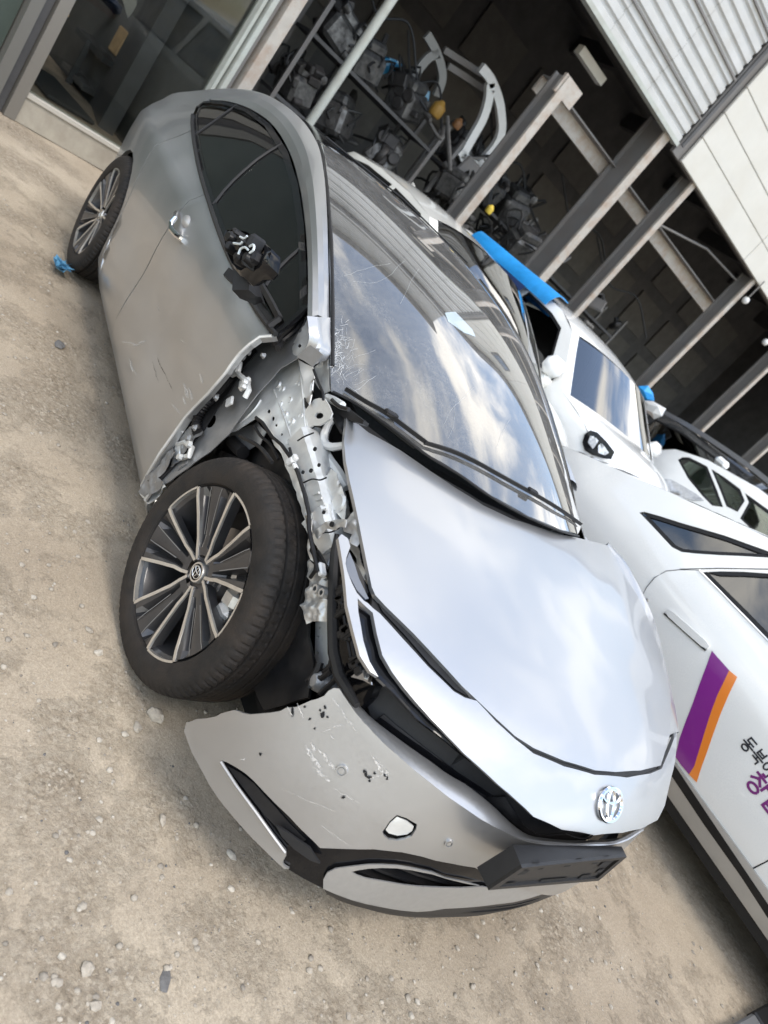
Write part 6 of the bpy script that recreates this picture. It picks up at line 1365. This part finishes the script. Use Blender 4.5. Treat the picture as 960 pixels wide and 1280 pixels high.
# lettering on the door, brush strokes on a unit square per syllable
def glyph(S, c, hgt, shapes, wd, m, name, par, wdt=None):
    wdt = wdt or hgt*.92; mb = MB()
    def pt(u, v): return S.p(c[0]+(u-.5)*wdt, c[1]+(v-.5)*hgt, .0026)
    def rib(P, w_):
        V = []; n = len(P)
        for i in range(n):
            a, b_ = Vector(P[max(i-1, 0)]), Vector(P[min(i+1, n-1)]); t = (b_-a).normalized(); nn = Vector((-t.y, t.x))*w_/2
            V += [pt(P[i][0]+nn.x, P[i][1]+nn.y), pt(P[i][0]-nn.x, P[i][1]-nn.y)]
        mb.add(V, [(2*i, 2*i+1, 2*i+3, 2*i+2) for i in range(n-1)])
    for s_ in shapes:
        if s_[0] == 'o':
            _, x, y, rx, ry = s_; rib([(x+rx*math.cos(6.2832*i/24), y+ry*math.sin(6.2832*i/24)) for i in range(25)], wd)
        else:
            P = [Vector(p) for p in s_]
            for a, b_ in zip(P, P[1:]):
                d = (b_-a).normalized()*wd*.5; rib([a-d, b_+d], wd)
    o = mb.build(name, m, par, recalc=False); return o
ink = mat('black_lettering', (.02, .02, .025), .4); pink = mat('purple_lettering', (.16, .02, .15), .35)
DONG = [[(.78, .95), (.22, .95), (.22, .66), (.80, .66)], [(.5, .64), (.5, .48)], [(.06, .46), (.94, .46)], ('o', .5, .18, .26, .17)]
BUK = [[(.24, .98), (.24, .62), (.76, .62), (.76, .98)], [(.24, .80), (.76, .80)], [(.06, .46), (.94, .46)], [(.5, .46), (.5, .30)], [(.22, .26), (.76, .26), (.76, .02)]]
I_ = [('o', .30, .55, .20, .28), [(.82, .98), (.82, .02)]]
CHANG = [[(.30, .98), (.42, .98)], [(.10, .84), (.62, .84)], [(.36, .84), (.30, .66), (.08, .48)], [(.36, .70), (.62, .50)], [(.80, 1.0), (.80, .44)], [(.80, .72), (.98, .72)], ('o', .5, .18, .28, .18)]
EOP = [('o', .30, .74, .20, .20), [(.82, 1.0), (.82, .46)], [(.56, .74), (.82, .74)], [(.24, .40), (.24, .02), (.80, .02), (.80, .40)], [(.24, .22), (.80, .22)]]
LT = ev(936, 931); L2 = ev(948, 947); dl = Vector((L2[0]-LT[0], 0))
for i, g_ in enumerate((DONG, BUK, I_)): glyph(EV_R, (LT[0]+.062*i, LT[1]), .066, g_, .12, ink, 'lettering', EV, .060)
L3 = ev(948, 980)
for i, g_ in enumerate((CHANG, EOP)): glyph(EV_R, (L3[0]+.098*i, L3[1]), .092, g_, .13, pink, 'lettering', EV, .09)
for s_ in (-1, 1): lamp_block('tail_lamp', (-1.60, 2.66+s_*.62, .86), (.10, .34, .09), M['lens'], EV); lamp_block('headlight', (2.66, 2.66+s_*.66, .74), (.2, .3, .1), M['lens'], EV)
mirrors(EV, 2.66, .90, 1.30, 1.03, M['white_paint'])

# small white hatchback directly behind the wreck's windshield
HA = thing('white_hatchback', 'small cream white hatchback half hidden behind the dusty windshield of the wreck', 'car', (-3.6, 1.80, 0))
haE = [(-1.78, .26), (-1.74, .55), (-1.85, .82), (-2.20, .96), (-2.55, 1.02), (-2.95, 1.27), (-3.34, 1.46), (-3.8, 1.495), (-4.4, 1.495), (-5.0, 1.45), (-5.28, 1.30), (-5.40, 1.0), (-5.42, .6), (-5.36, .28)]
HA_R, _, _ = car_body(HA, 1.80, .83, haE, 1.0, 1.48, M['cream_paint'], -1.74, -5.42, [(0, 2, 'front_bumper', 'p', .15), (2, 4, 'hood', 'p', .12), (4, 6, 'windshield', 'glass', .10), (6, 9, 'roof', 'p', 0), (9, 11, 'rear_window', 'glass', -.05), (11, 13, 'rear_bumper', 'p', -.08)], (-2.35, -4.72), .35, [[(-2.95, 1.0), (-3.05, 1.18), (-3.44, 1.435), (-4.0, 1.455), (-4.0, 1.0)], [(-4.07, 1.0), (-4.07, 1.455), (-4.6, 1.445), (-5.05, 1.38), (-5.15, 1.02)]], crown=.085)
mb = MB(); mb.prism([(-4.72, 1.792, 1.535), (-4.95, 1.792, 1.50), (-4.94, 1.792, 1.60)], (0, .016, 0)); mb.build('roof_fin', M['cream_paint'], HA)
mirrors(HA, 1.80, .80, -2.75, 1.10, M['cream_paint'])
for s_ in (-1, 1): lamp_block('headlight', (-1.95, 1.8+s_*.62, .80), (.25, .2, .14), M['lens'], HA)

# white suv with blue tarp along the roof
SB = thing('white_suv', 'white suv with blue tarp along its roof edge and black framed headlight', 'car', (-4, 3.55, 0))
sbE = [(-2.00, .28), (-1.94, .62), (-1.98, .98), (-2.20, 1.09), (-2.54, 1.15), (-2.82, 1.36), (-3.06, 1.545), (-3.4, 1.63), (-4.2, 1.66), (-5.3, 1.64), (-5.85, 1.56), (-6.05, 1.25), (-6.1, .7), (-6.04, .3)]
SB_R, _, _ = car_body(SB, 3.55, .915, sbE, 1.15, 1.58, M['white_paint'], -1.94, -6.1, [(0, 2, 'front_bumper', 'p', .14), (2, 4, 'hood', 'p', .12), (4, 6, 'windshield', 'glass', .10), (6, 10, 'roof', 'p', 0), (10, 11, 'rear_window', 'glass', -.05), (11, 13, 'rear_bumper', 'p', -.08)], (-2.62, -5.2), .38, [[(-2.83, 1.16), (-2.92, 1.28), (-3.18, 1.51), (-3.42, 1.555), (-3.85, 1.565), (-3.85, 1.14)], [(-3.95, 1.14), (-3.95, 1.57), (-4.95, 1.565), (-4.95, 1.15)], [(-5.04, 1.15), (-5.04, 1.565), (-5.5, 1.55), (-5.7, 1.2)]], crown=.05)
hl = sheet('headlight', SB_R, SB_R.px([(728, 553), (731, 543), (738, 538), (747, 541), (758, 552), (768, 565), (764, 574), (754, 573), (741, 569), (731, 563)]), M['black_gloss'], SB, step=.05, thick=.03, off=.012)
for q_ in ([(735, 553), (738, 545), (744, 546), (748, 551), (744, 558), (741, 561)], [(748, 557), (752, 554), (757, 560), (761, 566), (756, 569), (748, 566)]):
    sheet('lamp_lens', SB_R, SB_R.px(q_), M['lens'], hl, step=.03, thick=.01, off=.016, deform=lambda p: .010*_noise.noise(p*25))
mirrors(SB, 3.55, .90, -2.72, 1.24, M['white_paint'])
tarp = mat('blue_tarp', (.02, .26, .62), .45, noise=.15, nscale=12); tarp_d = mat('dark_blue_tarp', (.012, .03, .10), .6, noise=.2, nscale=10)
ra = [Vector((x, 3.55-.70-.02*math.sin(x*9), 1.69)) for x in (-5.1, -4.7, -4.3, -3.9, -3.5)]
tag(patch('roof_tarp', [[p+Vector((0, .14, .02)) for p in ra], [p+Vector((0, .02, .018)) for p in ra], [p+Vector((0, -.045, -.06+.01*math.sin(p.x*14))) for p in ra], [p+Vector((0, -.06, -.12+.012*math.sin(p.x*17))) for p in ra]], 30, 12, tarp, None, thick=.006), 'bright blue tarp strip along the roof edge of the white suv', 'tarp')
rb = [Vector((x, 3.55-.785+.012*math.sin(x*13), 1.575)) for x in (-5.0, -4.6, -4.2, -3.85)]
tag(patch('window_tarp', [rb, [p+Vector((0, -.035, -.12)) for p in rb], [p+Vector((0, -.05, -.24+.03*math.sin(p.x*6))) for p in rb]], 20, 8, tarp_d, None, thick=.005), 'dark navy plastic hanging over the side window of the white suv', 'tarp')

# white van-height car with green tinted glass
SC = thing('white_wagon', 'white wagon with pale green side glass, beyond the striped crossover', 'car', (-1, 5.65, 0))
scE = [(1.5, .3), (1.52, .7), (1.35, 1.0), (.7, 1.12), (-.1, 1.5), (-.5, 1.62), (-1.2, 1.665), (-1.9, 1.63), (-2.45, 1.52), (-2.80, 1.385), (-3.02, 1.18), (-3.08, .9), (-3.08, .6), (-3.0, .3)]
def sc_win(SR):
    q = SR.px([(834, 563), (840, 560), (852, 563), (868, 573), (884, 583), (896, 612), (904, 634), (890, 632), (878, 620), (860, 598), (846, 579)])
    r = SR.px([(889, 586), (905, 596), (925, 611), (931, 626), (922, 640), (908, 633), (899, 610)])
    r2 = SR.px([(931, 616), (952, 631), (985, 655), (985, 690), (950, 672), (925, 648), (936, 628)])
    return [q, r, r2]
SC_R, _, _ = car_body(SC, 5.65, .90, scE, 1.16, 1.60, M['white_paint'], 1.52, -3.08, [(0, 2, 'front_bumper', 'p', .14), (2, 3, 'hood', 'p', .10), (3, 5, 'windshield', 'glass', .10), (5, 8, 'roof', 'p', 0), (8, 10, 'rear_window', 'glass', -.05), (10, 13, 'rear_bumper', 'p', -.08)], (.75, -2.2), .37, sc_win, crown=.04, glass='green_glass')
sheet('tail_lamp', SC_R, SC_R.px([(810, 598), (820, 592), (834, 596), (852, 607), (870, 618), (880, 626), (866, 626), (845, 620), (825, 612), (812, 606)]), M['lens'], SC, step=.06, thick=.02, off=.012)
mb = MB(); q = at(905, 576, 1, 5.3); mb.box((q.x, q.y, q.z-.03), (.16, .10, .09), bev=.03); mb.build('roof_fin', M['white_paint'], SC)

# charcoal suv with silver roof rail, blue and white bag on its tail
SDk = thing('charcoal_suv', 'black suv with a silver roof rail, farthest of the parked cars', 'car', (-3, 7.9, 0))
sdE = [(-.5, .3), (-.45, .7), (-.6, 1.05), (-1.2, 1.2), (-1.9, 1.62), (-2.4, 1.76), (-3.2, 1.78), (-4.2, 1.70), (-4.9, 1.60), (-5.25, 1.30), (-5.35, .9), (-5.3, .35)]
SD_R, _, _ = car_body(SDk, 7.9, .93, sdE, 1.15, 1.68, M['dark_paint'], -.45, -5.35, [(0, 2, 'front_bumper', 'p', .14), (2, 3, 'hood', 'p', .10), (3, 5, 'windshield', 'glass', .10), (5, 8, 'roof', 'p', 0), (8, 9, 'rear_window', 'glass', -.05), (9, 11, 'rear_bumper', 'p', -.08)], (-1.4, -4.4), .38, [[(-2.0, 1.2), (-2.45, 1.64), (-3.3, 1.66), (-3.3, 1.17)], [(-3.4, 1.17), (-3.4, 1.66), (-4.3, 1.60), (-4.75, 1.50), (-4.8, 1.18)]], crown=.04)
mb = MB(); mb.bar(spline([(-4.9, 7.25, 1.63), (-4.2, 7.2, 1.74), (-3.2, 7.2, 1.83), (-2.5, 7.2, 1.82), (-2.2, 7.22, 1.77)], 18), .045, .06); mb.build('roof_rail', mat('silver_rail', (.30, .30, .31), .4, .6), SDk)
def crumple(name, px, py, y, r, m, label, seed):
    q = at(px, py, 1, y); rr = random.Random(seed); v, f = stone_geo((0, 0, 0), r, rr, (1.5, .8, .9)); mb = MB(); mb.add([p+q for p in v], f); import bmesh
    return tag(mb.build(name, m, None, ang=20), label, 'bag')
crumple('tied_bag', 808, 492, 6.6, .12, tarp, 'bright blue plastic bag on the tail of the black suv', 3)
crumple('tied_bag', 818, 512, 6.5, .12, M['white_metal'], 'white plastic bag on the tail of the black suv beside the blue one', 5)
crumple('red_bag', 800, 522, 6.5, .055, mat('red_plastic', (.35, .03, .04), .5), 'small red plastic bag under the blue and white bags', 6)
